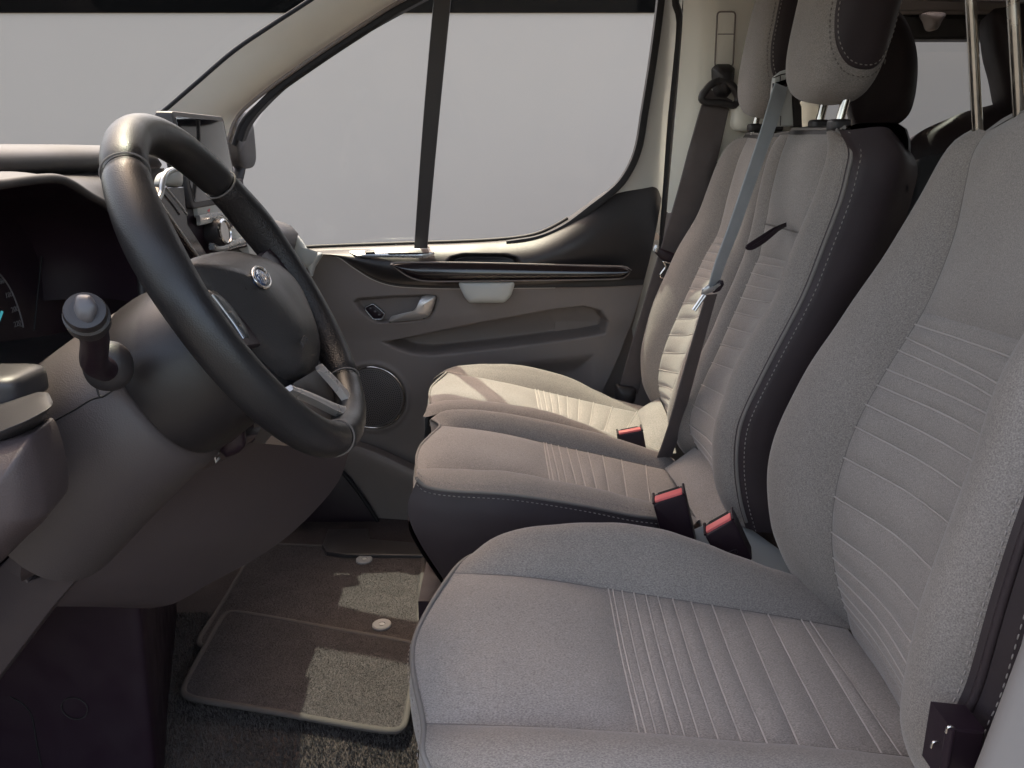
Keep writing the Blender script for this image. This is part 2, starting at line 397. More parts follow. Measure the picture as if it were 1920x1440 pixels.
M['wallblack'] = mat('matt black strip', (.004, .004, .004), .95, spec=.02)
M['ground'] = mat('worn pale paving', (.075, .07, .066), .9, spec=.15, var=(3, .1), weave=(60, .3))
M['mask'] = mat('grille holes', (.006, .005, .006), .8)
M['grille'] = mat('grille face', (.15, .13, .125), .5)
M['vantin'] = mat('tyre-dark underside', (.03, .03, .03), .8)
def teal():
    m = mat('lit teal needle', (.02, .2, .24), .4); b = m.node_tree.nodes['Principled BSDF']
    b.inputs['Emission Color'].default_value = (.10, .55, .62, 1); b.inputs['Emission Strength'].default_value = .08; return m
M['teal'] = teal()
def glass(name, tint, edge, base):
    m = bpy.data.materials.new(name); m.use_nodes = True; t = m.node_tree; t.nodes.clear()
    o = node(t, 'ShaderNodeOutputMaterial'); mx = node(t, 'ShaderNodeMixShader'); tr = node(t, 'ShaderNodeBsdfTransparent'); gl = node(t, 'ShaderNodeBsdfGlossy'); lw = node(t, 'ShaderNodeLayerWeight'); lw.inputs[0].default_value = .5
    pw = node(t, 'ShaderNodeMath', operation='POWER'); pw.inputs[1].default_value = 5; t.links.new(lw.outputs['Facing'], pw.inputs[0])
    fr = node(t, 'ShaderNodeMath', operation='MULTIPLY_ADD'); fr.inputs[1].default_value = edge; fr.inputs[2].default_value = base; t.links.new(pw.outputs[0], fr.inputs[0]); tr.inputs[0].default_value = (*tint, 1); gl.inputs['Roughness'].default_value = .01
    t.links.new(fr.outputs[0], mx.inputs[0]); t.links.new(tr.outputs[0], mx.inputs[1]); t.links.new(gl.outputs[0], mx.inputs[2]); t.links.new(mx.outputs[0], o.inputs[0]); return m
M['glass'] = glass('window glass', (.80, .80, .785), .45, .02)
M['privacy'] = glass('tinted rear glass', (.43, .43, .42), .3, .02)
M['screen'] = glass('windscreen glass', (.74, .74, .725), .10, .005)
# ---------------------------------------------------------------- ground, backdrop
def quad_box(name, x0, x1, y0, y1, z0, z1, m, parent=None, kind=None):
    V = [(x, y, z) for x in (x0, x1) for y in (y0, y1) for z in (z0, z1)]
    F = [(0, 1, 3, 2), (4, 6, 7, 5), (0, 4, 5, 1), (2, 3, 7, 6), (0, 2, 6, 4), (1, 5, 7, 3)]
    return mk(name, V, F, m, parent, smooth=False, kind=kind)
g = mk('ground', [(-60, -60, -.55), (60, -60, -.55), (60, 60, -.55), (-60, 60, -.55)], [(0, 1, 2, 3)], M['ground'], smooth=False, kind='structure')
zt = W(960, 24, 5.0)[2]
bw = thing('backdrop_wall', 'plain grey wall behind the van windows with an added black strip along its top', 'wall', (0, 5.1, -.55))
quad_box('wall_face', -9, 11, 5.0, 5.2, -.55, zt, M['wall'], bw)
quad_box('border_strip', -9.02, 11.02, 4.99, 5.21, zt, zt + .3, M['wallblack'], bw)  # added black strip for the border band above the grey, no real rail
# ---------------------------------------------------------------- van shell
SILLZ = .77
GP, GN = (0, 2.035, SILLZ), (0, 1, .14)                 # leaning plane of the far side glass
def Wt(u, v, d=0.0): return WP(u, v, (0, GP[1] + d, GP[2]), GN)
def RT(lst, d=0.0): return np.array([Wt(u, v, d) for u, v in lst])
van = thing('van_body', 'pale trimmed van cab shell with windscreen pillars, headliner and side wall', 'van body', (0, 1.15, -.05))
# floor pan under the carpet, roof and outer panels
quad_box('floor_pan', -1.25, 3.2, .30, 2.10, -.10, -.012, M['vantin'], van)
def roof():
    xs = np.array((-.39, -.34, -.1, .3, 1.0, 2.0, 3.2)); zc = np.array((1.415, 1.44, 1.46, 1.475, 1.48, 1.48, 1.45))
    ys = np.linspace(-1, 1, 15); G = np.zeros((len(xs), 15, 3))
    for i, (x, z) in enumerate(zip(xs, zc)):
        for j, y in enumerate(ys):
            G[i, j] = (x + .03 * y * y * (1 if i < 2 else 0), 1.15 + .80 * y, z - .06 * abs(y) ** 5)
    return G
sheet('headliner', roof(), M['liner'], van, (0, 0, -1), thick=.03)
# far A-pillar
pa = Rail(RT([(236, 262), (300, 219), (370, 160), (440, 100), (510, 52), (590, 0), (690, -70), (800, -140)], -.10))
pc = Rail(RT([(345, 250), (400, 205), (470, 145), (560, 75), (650, 20), (720, -20), (800, -70), (900, -128)], -.055))
pb = Rail(RT([(425, 262), (445, 214), (500, 165), (580, 108), (655, 58), (740, 4), (830, -45), (940, -110)], -.01))
loft('windscreen_pillar', [pa, pc, pb], M['cream'], van, (.2, -1, 0), 60, 22, swell=.006, pv=2, eu=(0, 0))
pe = pa.off((-.05, .10, .0))
loft('pillar_rear_face', [pe, pa], M['cream'], van, (-1, -.3, .6), 40, 6)
tube('windscreen_seal', pa.off((-.006, .006, .004)).at(np.linspace(0, 1, 50)), .005, M['rubber'], van)
tube('pillar_edge_bead', pb.off((.004, -.006, -.004)).at(np.linspace(0, 1, 60)), .0045, M['taupe'], van)
tube('pillar_seal', pb.off((.016, .004, -.012)).at(np.linspace(0, 1, 60)), .0075, M['rubber'], van)
# windscreen glass and header
gl_b = Rail([(-1.30, 2.0, .93), (-1.42, 1.6, .92), (-1.46, 1.15, .92), (-1.42, .7, .92), (-1.30, .30, .93)])
pq = pa.at(np.linspace(0, .97, 8)) + np.array((-.012, .006, .004))
gf = Rail(np.vstack([(-1.30, 2.0, .90), pq])); mir = lambda P: P * np.array((1, -1, 1)) + np.array((0, 2.30, 0))
gn_ = Rail(mir(np.vstack([(-1.30, 2.0, .90), pq])))
gc_ = Rail(np.vstack([(-1.46, 1.15, .90), pq * np.array((1, 0, 1)) + np.array((-.10, 1.15, .02))])); gc_.p[:, 0] += .06 * gc_.s ** 2
loft('windscreen_glass', [gf, mixr(gf, gc_, .5, (-.03, 0, .01)), gc_, mixr(gn_, gc_, .5, (-.03, 0, .01)), gn_], M['screen'], van, (-.5, 0, 1), 40, 30)
loft('scuttle', [gl_b.off((.02, 0, -.01)), gl_b.off((-.25, 0, -.05)), gl_b.off((-.3, 0, -.6))], M['rubber'], van, (-.3, 0, 1), 20, 6)
# near A-pillar, beside the open driver door: above and in front of the lens
npil = Rail([(-1.28, .33, .90), (-.9, .36, 1.12), (-.5, .40, 1.30), (-.20, .44, 1.40)])
tube('driver_side_pillar', npil.at(np.linspace(0, 1, 20)), .045, M['cream'], van, seg=12)
# far B-pillar: painted jamb strip, seal, trim
bl = [(1258, -160), (1242, -60), (1236, 0), (1222, 110), (1206, 210), (1196, 275), (1180, 320), (1155, 358), (1130, 385)]
jl = Rail(RT(bl, .005))
jm = Rail(RT([(1275, -160), (1262, -60), (1256, 0), (1245, 110), (1234, 210), (1224, 285), (1210, 335), (1195, 372), (1190, 400)], .012))
jr = Rail(RT([(1292, -160), (1284, -60), (1280, 0), (1274, 60), (1266, 150), (1258, 240), (1252, 330), (1247, 400), (1244, 450)], .02))
loft('door_jamb', [jl, jm, jr], M['paint'], van, (0, -1, 0), 50, 16, swell=.004, pv=2)
jamb_low = [jr.at(1)[0], *RT([(1232, 520), (1205, 620), (1170, 730), (1140, 830), (1110, 930)], .02)]
loft('lower_jamb', [Rail(np.array(jamb_low) + np.array((-.03, .01, 0))), Rail(jamb_low)], M['paint'], van, (0, -1, 0), 30, 5)
seal = Rail(np.vstack([RT([(1278, -160), (1272, -60), (1266, 0), (1275, 40), (1268, 130), (1258, 230), (1250, 340), (1244, 420)], -.02), np.array(jamb_low[1:]) + np.array((0, -.02, 0))]))
tube('door_opening_seal', seal.at(np.linspace(0, 1, 80)), .0085, M['rubber'], van)
tl = Rail(np.vstack([RT([(1275, -160), (1281, 0), (1274, 120), (1264, 240), (1255, 340), (1250, 398)], -.035)]))
tm = Rail(RT([(1330, -160), (1334, 0), (1330, 120), (1322, 240), (1316, 340), (1313, 398)], -.075))
tr_ = Rail(RT([(1500, -160), (1500, 0), (1495, 120), (1488, 240), (1480, 340), (1475, 398)], -.075))
loft('pillar_trim', [tl, tm, mixr(tm, tr_), tr_], M['cream'], van, (0, -1, 0), 40, 26)
bl0 = Rail(RT([(1250, 399), (1232, 520), (1205, 620), (1172, 730), (1140, 850), (1110, 980)], -.035))
bl1 = Rail(RT([(1313, 399), (1300, 520), (1280, 620), (1260, 730), (1240, 850), (1220, 980)], -.07))
bl2 = Rail(RT([(1480, 399), (1480, 520), (1480, 620), (1480, 730), (1480, 850), (1480, 980)], -.07))
loft('lower_pillar_trim', [bl0, bl1, bl2], M['taupe'], van, (0, -1, 0), 30, 16)
# belt height slider let into the trim
slot = rcorner(RT([(1345, 22), (1379, 22), (1374, 125), (1340, 125)], -.082), .2)
plate('slider_cover', slot, (0, .012, 0), M['cream'], van, .002)
tube('slider_groove', np.vstack([slot, slot[:1]]), .0018, M['taupe'], van, closed=False)
tube('slider_joint', RT([(1346, 64), (1376, 64)], -.083), .0010, M['taupe'], van)
# pale lower pad of the pillar behind the headrest
block('pillar_pad', RT([(1412, 218)], -.10)[0], (.05, .03, .035), M['cream'], van, p=4)
# rear side wall with its window opening
wy = 2.03
def rw(u0, v0, u1, v1, name, m, d=0.0, th=.05):
    P = [W(u0, v0, wy + d), W(u1, v0, wy + d), W(u1, v1, wy + d), W(u0, v1, wy + d)]
    return plate(name, rcorner(P, .03, 3), (0, th, 0), m, van, .004)
rw(1478, -120, 1538, 700, 'window_post', M['cream'])
rw(1290, -170, 2500, -6, 'side_rail', M['liner'], -.03)
rw(1536, -8, 2500, 22, 'pale_rail', M['taupe'], -.05)
rw(1537, 20, 2500, 74, 'window_header', M['grain'], -.01)
rw(1537, 262, 2500, 760, 'side_panel', M['taupe'])
rw(1905, 70, 1980, 265, 'window_divider', M['grain'])
gr_ = [W(1530, 60, 2.06), W(2500, 60, 2.06), W(2500, 280, 2.06), W(1530, 280, 2.06)]
mk('rear_side_glass', gr_, [(0, 1, 2, 3)], M['privacy'], van, smooth=False)
# coat hook under the rail
hk = rnd([W(1733, 24, 1.97), W(1772, 24, 1.97), W(1766, 40, 1.965), W(1757, 55, 1.96), W(1744, 55, 1.96), W(1738, 40, 1.965)], 30)
dome('coat_hook', hk, .014, (0, -1, 0), M['taupe'], van, skirt=.02)
quad_box('body_side', .12, 3.2, 2.10, 2.13, -.10, .80, M['taupe'], van)
quad_box('door_sill', -1.2, .60, 2.00, 2.14, -.10, .035, M['grain'], van)
quad_box('front_bulkhead', -1.30, -1.26, .30, 2.10, -.10, .90, M['vantin'], van)
# rear end and driver-side rear wall, out of frame but closing the cab
quad_box('rear_bulkhead', 3.2, 3.25, .30, 2.10, -.05, 1.46, M['liner'], van)
quad_box('driver_side_wall', .80, 3.2, .24, .30, -.05, 1.45, M['liner'], van)
# driver-side B-pillar trim at the lower right edge of the view
np0 = Rail([W(1800, 1520, .455), W(1832, 1440, .455), W(1874, 1330, .455), W(1924, 1198, .455), W(2000, 1000, .455), (.50, .44, 1.0), (.52, .45, 1.4)])
np1 = np0.off((.055, -.03, 0)); np2 = np0.off((.20, -.05, 0))
loft('driver_pillar_trim', [np0.off((.075, .06, 0)), np0, np1], M['taupegrey'], van, (-.6, -.8, 0), 40, 14)
loft('driver_pillar_jamb', [np1.off((.001, -.004, 0)), np1.off((.03, -.012, 0)), np2], M['taupe'], van, (-.2, -1, 0), 40, 10)
quad_box('driver_sill', -.9, .55, .27, .335, -.06, .04, M['taupe'], van)
# ---------------------------------------------------------------- carpet and mats
fl = Rail([(-1.25, .335, 0), (.75, .335, 0)]); 
G = np.zeros((120, 100, 3)); xs = np.linspace(-1.25, .9, 120); ys = np.linspace(.335, 2.03, 100)
for i, x in enumerate(xs): G[i, :, 0] = x; 
G[:, :, 1] = ys[None]
G[:, :, 2] = .004 * np.sin(G[..., 0] * 17 + 1) * np.sin(G[..., 1] * 13) + .55 * np.maximum(0, -.80 - G[..., 0]) ** 1.2
floor = sheet('floor', G, M['carpet'], None, (0, 0, 1)); floor['kind'] = 'structure'
def tufts(name, n, region, zf, h, m, parent):
    P = []
    while len(P) < n:
        q = np.random.rand(4000, 2); x = region[0] + q[:, 0] * (region[1] - region[0]); y = region[2] + q[:, 1] * (region[3] - region[2])
        P += list(zip(x, y))
    P = np.array(P[:n]); a = np.random.rand(n) * 6.28; L = h * (.5 + np.random.rand(n)); ln = (np.random.rand(n, 2) - .5) * h * 1.4; wd = .0011
    z = zf(P[:, 0], P[:, 1]); V = np.zeros((n, 3, 3))
    V[:, 0] = np.stack([P[:, 0] - np.cos(a) * wd, P[:, 1] - np.sin(a) * wd, z - .001], 1)
    V[:, 1] = np.stack([P[:, 0] + np.cos(a) * wd, P[:, 1] + np.sin(a) * wd, z - .001], 1)
    V[:, 2] = np.stack([P[:, 0] + ln[:, 0], P[:, 1] + ln[:, 1], z + L], 1)
    F = np.arange(n * 3).reshape(n, 3)
    return mk(name, V.reshape(-1, 3), F, m, parent, smooth=False, kind='stuff')
zfl = lambda x, y: .004 * np.sin(x * 17 + 1) * np.sin(y * 13)
tufts('carpet_pile', 60000, (-.78, -.12, .98, 1.50), zfl, .006, M['tuft'], floor)
# passenger mat (far) and the centre mat lapping over it
def floor_mat(name, corners, z0, th, label, fast):
    o = thing(name, label, 'floor mat', (np.mean([c[0] for c in corners]), np.mean([c[1] for c in corners]), z0))
    Q = np.array(corners, float); n = 61; g = np.linspace(-1, 1, n); X, Y = np.meshgrid(g, g, indexing='ij')
    f = np.maximum(np.abs(X), np.abs(Y)) / np.maximum((np.abs(X) ** 14 + np.abs(Y) ** 14) ** (1 / 14), 1e-9); U, Vv = (X * f + 1) / 2, (Y * f + 1) / 2
    XY = ((1 - U) * (1 - Vv))[..., None] * Q[0] + (U * (1 - Vv))[..., None] * Q[1] + (U * Vv)[..., None] * Q[2] + ((1 - U) * Vv)[..., None] * Q[3]
    def zz(x, y): return z0 + .0015 * np.sin(x * 17) * np.sin(y * 15 + .7) + .001 * np.sin(x * 7 + y * 19)
    top = np.dstack([XY, zz(XY[..., 0], XY[..., 1]) + th]); V = list(top.reshape(-1, 3)); F = gfaces(n, n)
    ring = [i * n for i in range(n)] + [(n - 1) * n + j for j in range(1, n)] + [i * n + n - 1 for i in range(n - 2, -1, -1)] + [j for j in range(n - 2, 0, -1)]
    out = np.array([(V[i][0], V[i][1], 0) for i in ring]); b0 = len(V); V += [np.array((V[i][0], V[i][1], V[i][2] - th)) for i in ring]
    for k in range(len(ring)): F.append((ring[k], b0 + k, b0 + (k + 1) % len(ring), ring[(k + 1) % len(ring)]))
    pile = mk('pile', V, F, M['mat'], o)
    ed = [(p[0], p[1], zz(p[0], p[1]) + th * .75) for p in out]
    tube('bound_edge', ed, .0065, M['binding'], o, closed=True, n=240, seg=10, sq=.8)
    xs = [p[0] for p in out]; ys = [p[1] for p in out]
    nn = 70000; P = np.random.rand(nn * 2, 2) * (max(xs) - min(xs), max(ys) - min(ys)) + (min(xs), min(ys))
    P = P[sdpoly(P[:, 0], P[:, 1], out[:, :2]) < -.006][:nn]; n2 = len(P); a = np.random.rand(n2) * 6.28; Vt = np.zeros((n2, 3, 3)); z = zz(P[:, 0], P[:, 1]) + th; h = .0020
    Vt[:, 0] = np.stack([P[:, 0] - np.cos(a) * .0005, P[:, 1] - np.sin(a) * .0005, z - .001], 1); Vt[:, 1] = np.stack([P[:, 0] + np.cos(a) * .0005, P[:, 1] + np.sin(a) * .0005, z - .001], 1)
    Vt[:, 2] = np.stack([P[:, 0] + (np.random.rand(n2) - .5) * .004, P[:, 1] + (np.random.rand(n2) - .5) * .004, z + h * (.4 + np.random.rand(n2))], 1)
    mk('pile_fibres', Vt.reshape(-1, 3), np.arange(n2 * 3).reshape(n2, 3), M['mat'], pile, smooth=False, kind='stuff')
    for (u, v) in fast:
        p = WZ(u, v, z0 + th); z = zz(p[0], p[1]) + th
        d = lathe('fastener', [(.0205, -.001), (.0205, .0035), (.018, .0055), (.008, .0045), (.0075, .003), (.0, .003)], (p[0], p[1], z), (0, 0, 1), M['grey'], o, 40)
        lathe('fastener_boss', [(.0055, .002), (.0055, .005), (.0, .0055)], (p[0], p[1], z), (0, 0, 1), M['bezel'], d, 16)
    return o
far_c = [WZ(425, 1160, .004)[:2], WZ(797, 1188, .004)[:2], WZ(795, 1040, .004)[:2], WZ(500, 1034, .004)[:2]]
floor_mat('floor_mat', [(-.66, 1.36), (-.198, 1.36), (-.226, 1.775), (-.66, 1.80)], .005, .008, 'far charcoal floor mat reaching the passenger door sill', [(683, 1050), (716, 1173)])
nm = [WZ(335, 1302, .03)[:2], WZ(756, 1372, .03)[:2], WZ(786, 1205, .03)[:2], WZ(424, 1140, .03)[:2]]
floor_mat('floor_mat', nm, .018, .010, 'near charcoal mat with a rounded bound edge lying before the driver seat', [])
# door sill plate beyond the far mat
sp = [WZ(604, 1020, .022), WZ(612, 1034, .022), WZ(650, 1039, .022), WZ(795, 1041, .022), WZ(797, 1018, .022), WZ(693, 1010, .022), WZ(690, 990, .022), WZ(615, 992, .022)]
tag(plate('sill_plate', np.array(sp), (0, 0, -.014), M['grain'], None, .003), 'dark stepped plastic sill plate at the passenger door', 'sill plate')
# ---------------------------------------------------------------- passenger door
door = thing('passenger_door', 'taupe and charcoal passenger door with silver handle, speaker and window', 'van door', (-.15, 2.05, .10))
DY = 2.03
def D2(lst): return np.array([W(u, v, DY)[[0, 2]] for u, v in lst])
T = Rail(RW([(380, 486), (500, 476), (590, 470), (690, 466), (780, 463), (870, 460), (950, 455), (1005, 446), (1050, 426), (1090, 400), (1130, 371), (1165, 355), (1200, 350), (1230, 352), (1240, 372)], DY))
Mi = Rail(RW([(380, 470), (500, 472), (590, 474), (630, 480), (665, 503), (700, 524), (740, 536), (800, 540), (870, 541), (960, 540), (1050, 539), (1140, 537), (1206, 534)], DY))
B_ = Rail(np.array([(-.78, DY, .0), (-.4, DY, .0), (0, DY, .0), (.10, DY, .02)]))
sub = Rail(RW([(380, 700), (560, 700), (760, 700), (960, 690), (1150, 690)], DY))
# moulded relief of the door card, all in metres from the flat panel (towards the cab = -y)
handle = D2([(664, 566), (672, 558), (740, 553), (815, 551), (822, 558), (816, 582), (806, 596), (780, 602), (712, 607), (694, 597), (676, 582)])
pocket = D2([(716, 642), (770, 632), (900, 604), (1040, 578), (1095, 572), (1125, 580), (1140, 602), (1134, 626), (1090, 634), (930, 655), (810, 668), (775, 665), (745, 655)])
lowpk = D2([(905, 692), (1000, 680), (1112, 668), (1108, 790), (900, 790)])
speaker_c = W(699, 745, DY)
cupl = D2([(862, 528), (962, 528), (958, 552), (945, 566), (880, 566), (868, 552)])
def card(G):
    x, z = G[..., 0], G[..., 2]; y = G[..., 1].copy()
    y += .026 * (1 - sstep(sdpoly(x, z, handle), -.010, .001))
    y += .075 * (1 - sstep(sdpoly(x, z, pocket), -.014, .001))
    y += .03 * (1 - sstep(sdpoly(x, z, lowpk), -.05, .01))
    r = np.hypot(x - speaker_c[0], z - speaker_c[2])
    y += .010 * (1 - sstep(r, .083, .092)) - .004 * np.exp(-((r - .098) / .006) ** 2)
    # soft crease running forward from the pocket
    y -= .010 * sstep(z, .50, .58)
    G = G.copy(); G[..., 1] = y; return G
loft('door_card', [Mi, sub, B_], M['taupe'], door, (0, -1, 0), 260, 190, fn=card)
def upper(G):
    x, z = G[..., 0], G[..., 2]; G = G.copy(); nv = G.shape[1]; t = np.linspace(0, 1, nv)[None]
    bulge = .055 * np.sin(np.clip(t * 1.05 + .02, 0, 1) * math.pi) ** .8
    side = sstep(x, .33, .24) if False else (1 - sstep(x, .12, .36))
    G[..., 1] -= bulge * (.35 + .65 * side)
    pull = D2([(838, 492), (848, 478), (870, 473), (950, 473), (968, 478), (978, 492), (976, 500), (840, 500)])
    G[..., 1] += .045 * (1 - sstep(sdpoly(x, z, pull), -.012, .002))
    return G
loft('door_top_trim', [T, Mi], M['grain'], door, (0, -1, 0), 220, 60, fn=upper)
loft('sill_ledge', [T.off((0, .055, .006)), T.off((0, .012, .003)), T.off((0, -.0005, -.0005))], M['grain'], door, (0, -.3, 1), 120, 8)
# gloss strip along the armrest
def onarm(lst, d=0.0): return np.array([W(u, v, DY - .064 + d) for u, v in lst])
st_t = Rail(onarm([(733, 494), (748, 492.5), (800, 492), (900, 493), (1040, 496.5), (1150, 499), (1172, 500.5), (1183, 506)]))
st_b = Rail(onarm([(733, 494.5), (750, 508), (772, 521), (805, 527), (900, 527), (1040, 525), (1150, 523), (1172, 519), (1183, 506.5)]))
loft('gloss_strip', [st_t.off((0, .02, 0)), st_t, mixr(st_t, st_b, .3, (0, -.009, 0)), mixr(st_t, st_b, .7, (0, -.011, 0)), st_b, st_b.off((0, .02, 0))], M['gloss'], door, (0, -1, 0), 90, 24)
tube('strip_rim', np.vstack([st_t.at(np.linspace(0, 1, 50)), st_b.at(np.linspace(1, 0, 50))[1:]]) + np.array((0, -.001, 0)), .0022, M['taupe'], door)
# pull cup tab below the strip
tab = rcorner(onarm([(858, 529), (966, 529), (958, 553), (946, 565), (880, 566), (870, 554)], .004), .25)
dome('pull_cup', tab, .007, (0, -1, .5), M['bezel'], door, rings=8, p=4, skirt=.012)
# window switch panel
sw = rcorner([W(652, 471, 2.0), W(700, 467, 1.99), W(812, 465, 1.985), W(815, 474, 1.965), W(800, 480, 1.965), W(668, 479, 1.975)], .3)
dome('switch_panel', sw, .003, (0, -.5, .9), M['silver'], door, rings=4, skirt=.006)
plate('window_switch', rcorner([W(728, 468, 1.978), W(803, 466.5, 1.975), W(805, 474, 1.962), W(727, 475, 1.964)], .2), (0, .006, -.004), M['black'], door, .001)
plate('mirror_switch', rcorner([W(683, 470, 1.978), W(702, 469, 1.978), W(703, 473, 1.97), W(684, 474, 1.97)], .2), (0, .006, -.004), M['black'], door, .001)
# inner handle lever
bez = rnd(np.array([(x, DY - .004, z) for x, z in handle]), 80)
tube('handle_bezel', np.vstack([bez, bez[:1]]), .0032, M['taupe'], door)
HY = DY - .012
lev = thing_lever = None
pts = [(726, 606), (734, 592), (770, 586), (782, 576), (790, 556), (800, 553), (818, 555), (814, 570), (806, 592), (796, 598), (770, 601), (745, 603)]
dome('handle_lever', rcorner(np.array([W(u, v, HY) for u, v in pts]), .3, 4), .012, (0, -1, .2), M['handle'], door, rings=7, p=2.5, skirt=.012)
lk = rcorner(np.array([W(683, 577, DY + .004), W(700, 569, DY + .004), W(722, 588, DY + .004), W(716, 598, DY + .004), W(700, 598, DY + .004)]), .25)
lo = dome('lock_switch', lk, .004, (0, -1, 0), M['black'], door, rings=4, skirt=.01)
tube('lock_rim', np.vstack([lk, lk[:1]]) + np.array((0, -.004, 0)), .0016, M['silver'], lo)
for (u, v) in ((694, 578), (703, 584), (711, 590)):
    block('lock_symbol', W(u, v, DY - .001), (.0032, .0012, .0022), M['dial'], lo, n=3)
# speaker
sc = speaker_c + np.array((0, -.002, 0))
sp_o = lathe('speaker_grille', [(.0, .006), (.04, .005), (.075, .001), (.084, -.002)], sc, (0, -1, 0), M['grille'], door, 60)
th = np.linspace(0, 2 * math.pi, 80, endpoint=False)
tube('speaker_ring', np.array([sc + np.array((.0885 * math.cos(a), -.003, .0885 * math.sin(a))) for a in th]), .0030, M['chrome'], sp_o, closed=True)
V = []; F = []
for k in range(1, 17):
    r = .0049 * k; m = int(2 * math.pi * r / .0052)
    for q in range(m):
        a = q / m * 2 * math.pi + k * .37; c = sc + np.array((r * math.cos(a), -.0068 + .006 * (r / .084) ** 2 + .0, r * math.sin(a))); i0 = len(V)
        V += [c + .0016 * np.array((math.cos(b), 0, math.sin(b))) for b in np.linspace(0, 2 * math.pi, 6, endpoint=False)]; F.append(tuple(range(i0, i0 + 6)))
mk('grille_holes', V, F, M['mask'], sp_o, smooth=False, kind='stuff')
# window frame: dark run channel, divider and panes
fr = Rail(RT([(452, 262), (470, 222), (530, 160), (610, 102), (690, 52), (780, 2), (880, -48), (1000, -95), (1120, -120), (1210, -118), (1240, -60), (1238, 0), (1224, 110), (1208, 210), (1197, 275), (1180, 318), (1155, 352), (1110, 388), (1060, 425), (1010, 447), (950, 457)], .0))
ribbon('window_frame', fr.at(np.linspace(0, 1, 60)), np.tile((0, 1, .0), (60, 1)), .030, .016, M['rubber'], door, n=160)
tube('window_channel', fr.at(np.linspace(0, 1, 160)) + np.array((0, -.006, 0)), .0085, M['grain'], door)
dv = RT([(789, 468), (799, 340), (810, 210), (822, 80), (830, 0), (838, -60)], -.01)
ribbon('window_divider', dv, (1, 0, 0), [.034, .037, .039, .040, .040, .040], .018, M['grain'], door)
gq = RT([(440, 300), (520, 165), (610, 100), (700, 45), (830, -30), (790, 470), (440, 480)], .012)
mk('quarter_glass', gq, [tuple(range(len(gq)))], M['glass'], door, smooth=False)
gd = RT([(790, 470), (830, -30), (1000, -100), (1215, -122), (1245, -50), (1215, 170), (1180, 330), (1040, 440), (950, 462)], .010)
mk('door_glass', gd, [tuple(range(len(gd)))], M['glass'], door, smooth=False)
tube('glass_wiper_seal', T.off((0, .030, .006)).at(np.linspace(.05, .78, 60)), .006, M['rubber'], door)
# outer skin closes the door from outside
quad_box('outer_skin', -.80, .16, 2.13, 2.15, .0, .72, M['paint'], door)
# front corner moulding of the door below the mirror
cm = rcorner(np.array([W(566, 478, 1.93), W(582, 472, 1.96), W(606, 474, 1.98), W(590, 500, 1.96), W(584, 520, 1.94)]), .2)
dome('corner_moulding', cm, .01, (0, -1, .2), M['bezel'], door, rings=5)
# outside mirror housing seen through the quarter light
mr = thing('door_mirror', 'dark outside mirror housing just beyond the windscreen pillar', 'mirror', (-.72, 2.15, .80))
block('mirror_housing', W(452, 262, 2.16), (.022, .07, .075), M['grain'], mr, p=4, n=12)
tube('mirror_arm', [W(452, 300, 2.16), W(446, 330, 2.12), W(430, 380, 2.08), W(420, 450, 2.06)], .016, M['rubber'], mr, n=14)
# ---------------------------------------------------------------- seats
WR[0] = .0035
FB, BF, DK = M['fabric'], M['shadedfab'], M['dark']
UP, FW, NR, FA = (0, 0, 1), (-1, 0, .2), (0, -1, 0), (0, 1, 0)
def pleats(rails, slist, parent, hint, n, mat_=None, swell=.0045):
    """pleated panel: one mesh per pleat between stitched seams; slist = list of s per rail"""
    for k in range(len(slist[0]) - 1):
        us = [(s[k], s[k + 1]) for s in slist]
        wdt = abs(us[0][1] - us[0][0]) * rails[0].len
        loft('pleat', rails, mat_ or FB, parent, hint, max(9, int(wdt / .0025)), n, us=us, swell=min(swell * .85, wdt * .16), pu=2.4, pv=14, ev=(1, 1))
        e = grid(rails, 2, 30, us)[0]; N_ = np.asarray(hint) / np.linalg.norm(hint)
        tube('seam', e + N_ * .0009, .0011, M['seamlight'], parent, seg=6)
def seam(rail, parent, a=0, b=1, r=.0009, m=None, d=(0, 0, 0)):
    tube('seam', rail.at(np.linspace(a, b, max(8, int(rail.len * abs(b - a) / .012)))) + np.asarray(d), r, m or M['threaddk'], parent, seg=6)
def mids(mr, ra, rb, sa, sb):
    o = []
    for a, b in zip(sa, sb):
        m = (ra.at(a)[0] + rb.at(b)[0]) / 2; o.append(float(mr.s[np.argmin(((mr.p - m) ** 2).sum(1))]))
    return o
def sl(rail, vals, key): return [getattr(rail, key)(x) for x in vals]

# ---- driver seat
ds = thing('driver_seat', 'grey pleated fabric driver seat nearest the camera, headrest raised on steel posts', 'car seat', (.20, .765, 0))
cu = mk('cushion_core', *pcube((.235, .225, .12), 5, 12), M['dark'], ds)
for v in cu.data.vertices: v.co = v.co + Vector((.185, .765, .285))
fs = Rail(RW([(848, 1074), (990, 1083), (1140, 1105), (1320, 1133), (1503, 1163), (1600, 1182)], .895))
ns = Rail(RW([(796, 1357), (1000, 1364), (1198, 1376), (1400, 1392), (1654, 1414), (1790, 1430)], .634))
q = np.linspace(0, 1, 12); avg = (fs.at(q) + ns.at(q)) / 2
fwd = np.exp(-q * 9)[:, None] * np.array((-.030, 0, -.006)) + np.sin(np.clip(q * 1.2, 0, 1) * math.pi)[:, None] * np.array((0, 0, -.004))
ms = Rail(avg + fwd)
fcr = Rail(RW([(893, 1040), (930, 1020), (1000, 1003), (1100, 996), (1200, 1003), (1290, 1025), (1400, 1068), (1500, 1100), (1590, 1130)], .962))
fsx = np.clip(q * 1.0, 0, 1)
fed = Rail(np.vstack([fcr.at(0)[0] + (.004, .008, -.03), fcr.at(np.linspace(.08, 1, 12)) + np.array((0, .048, -.045))]))
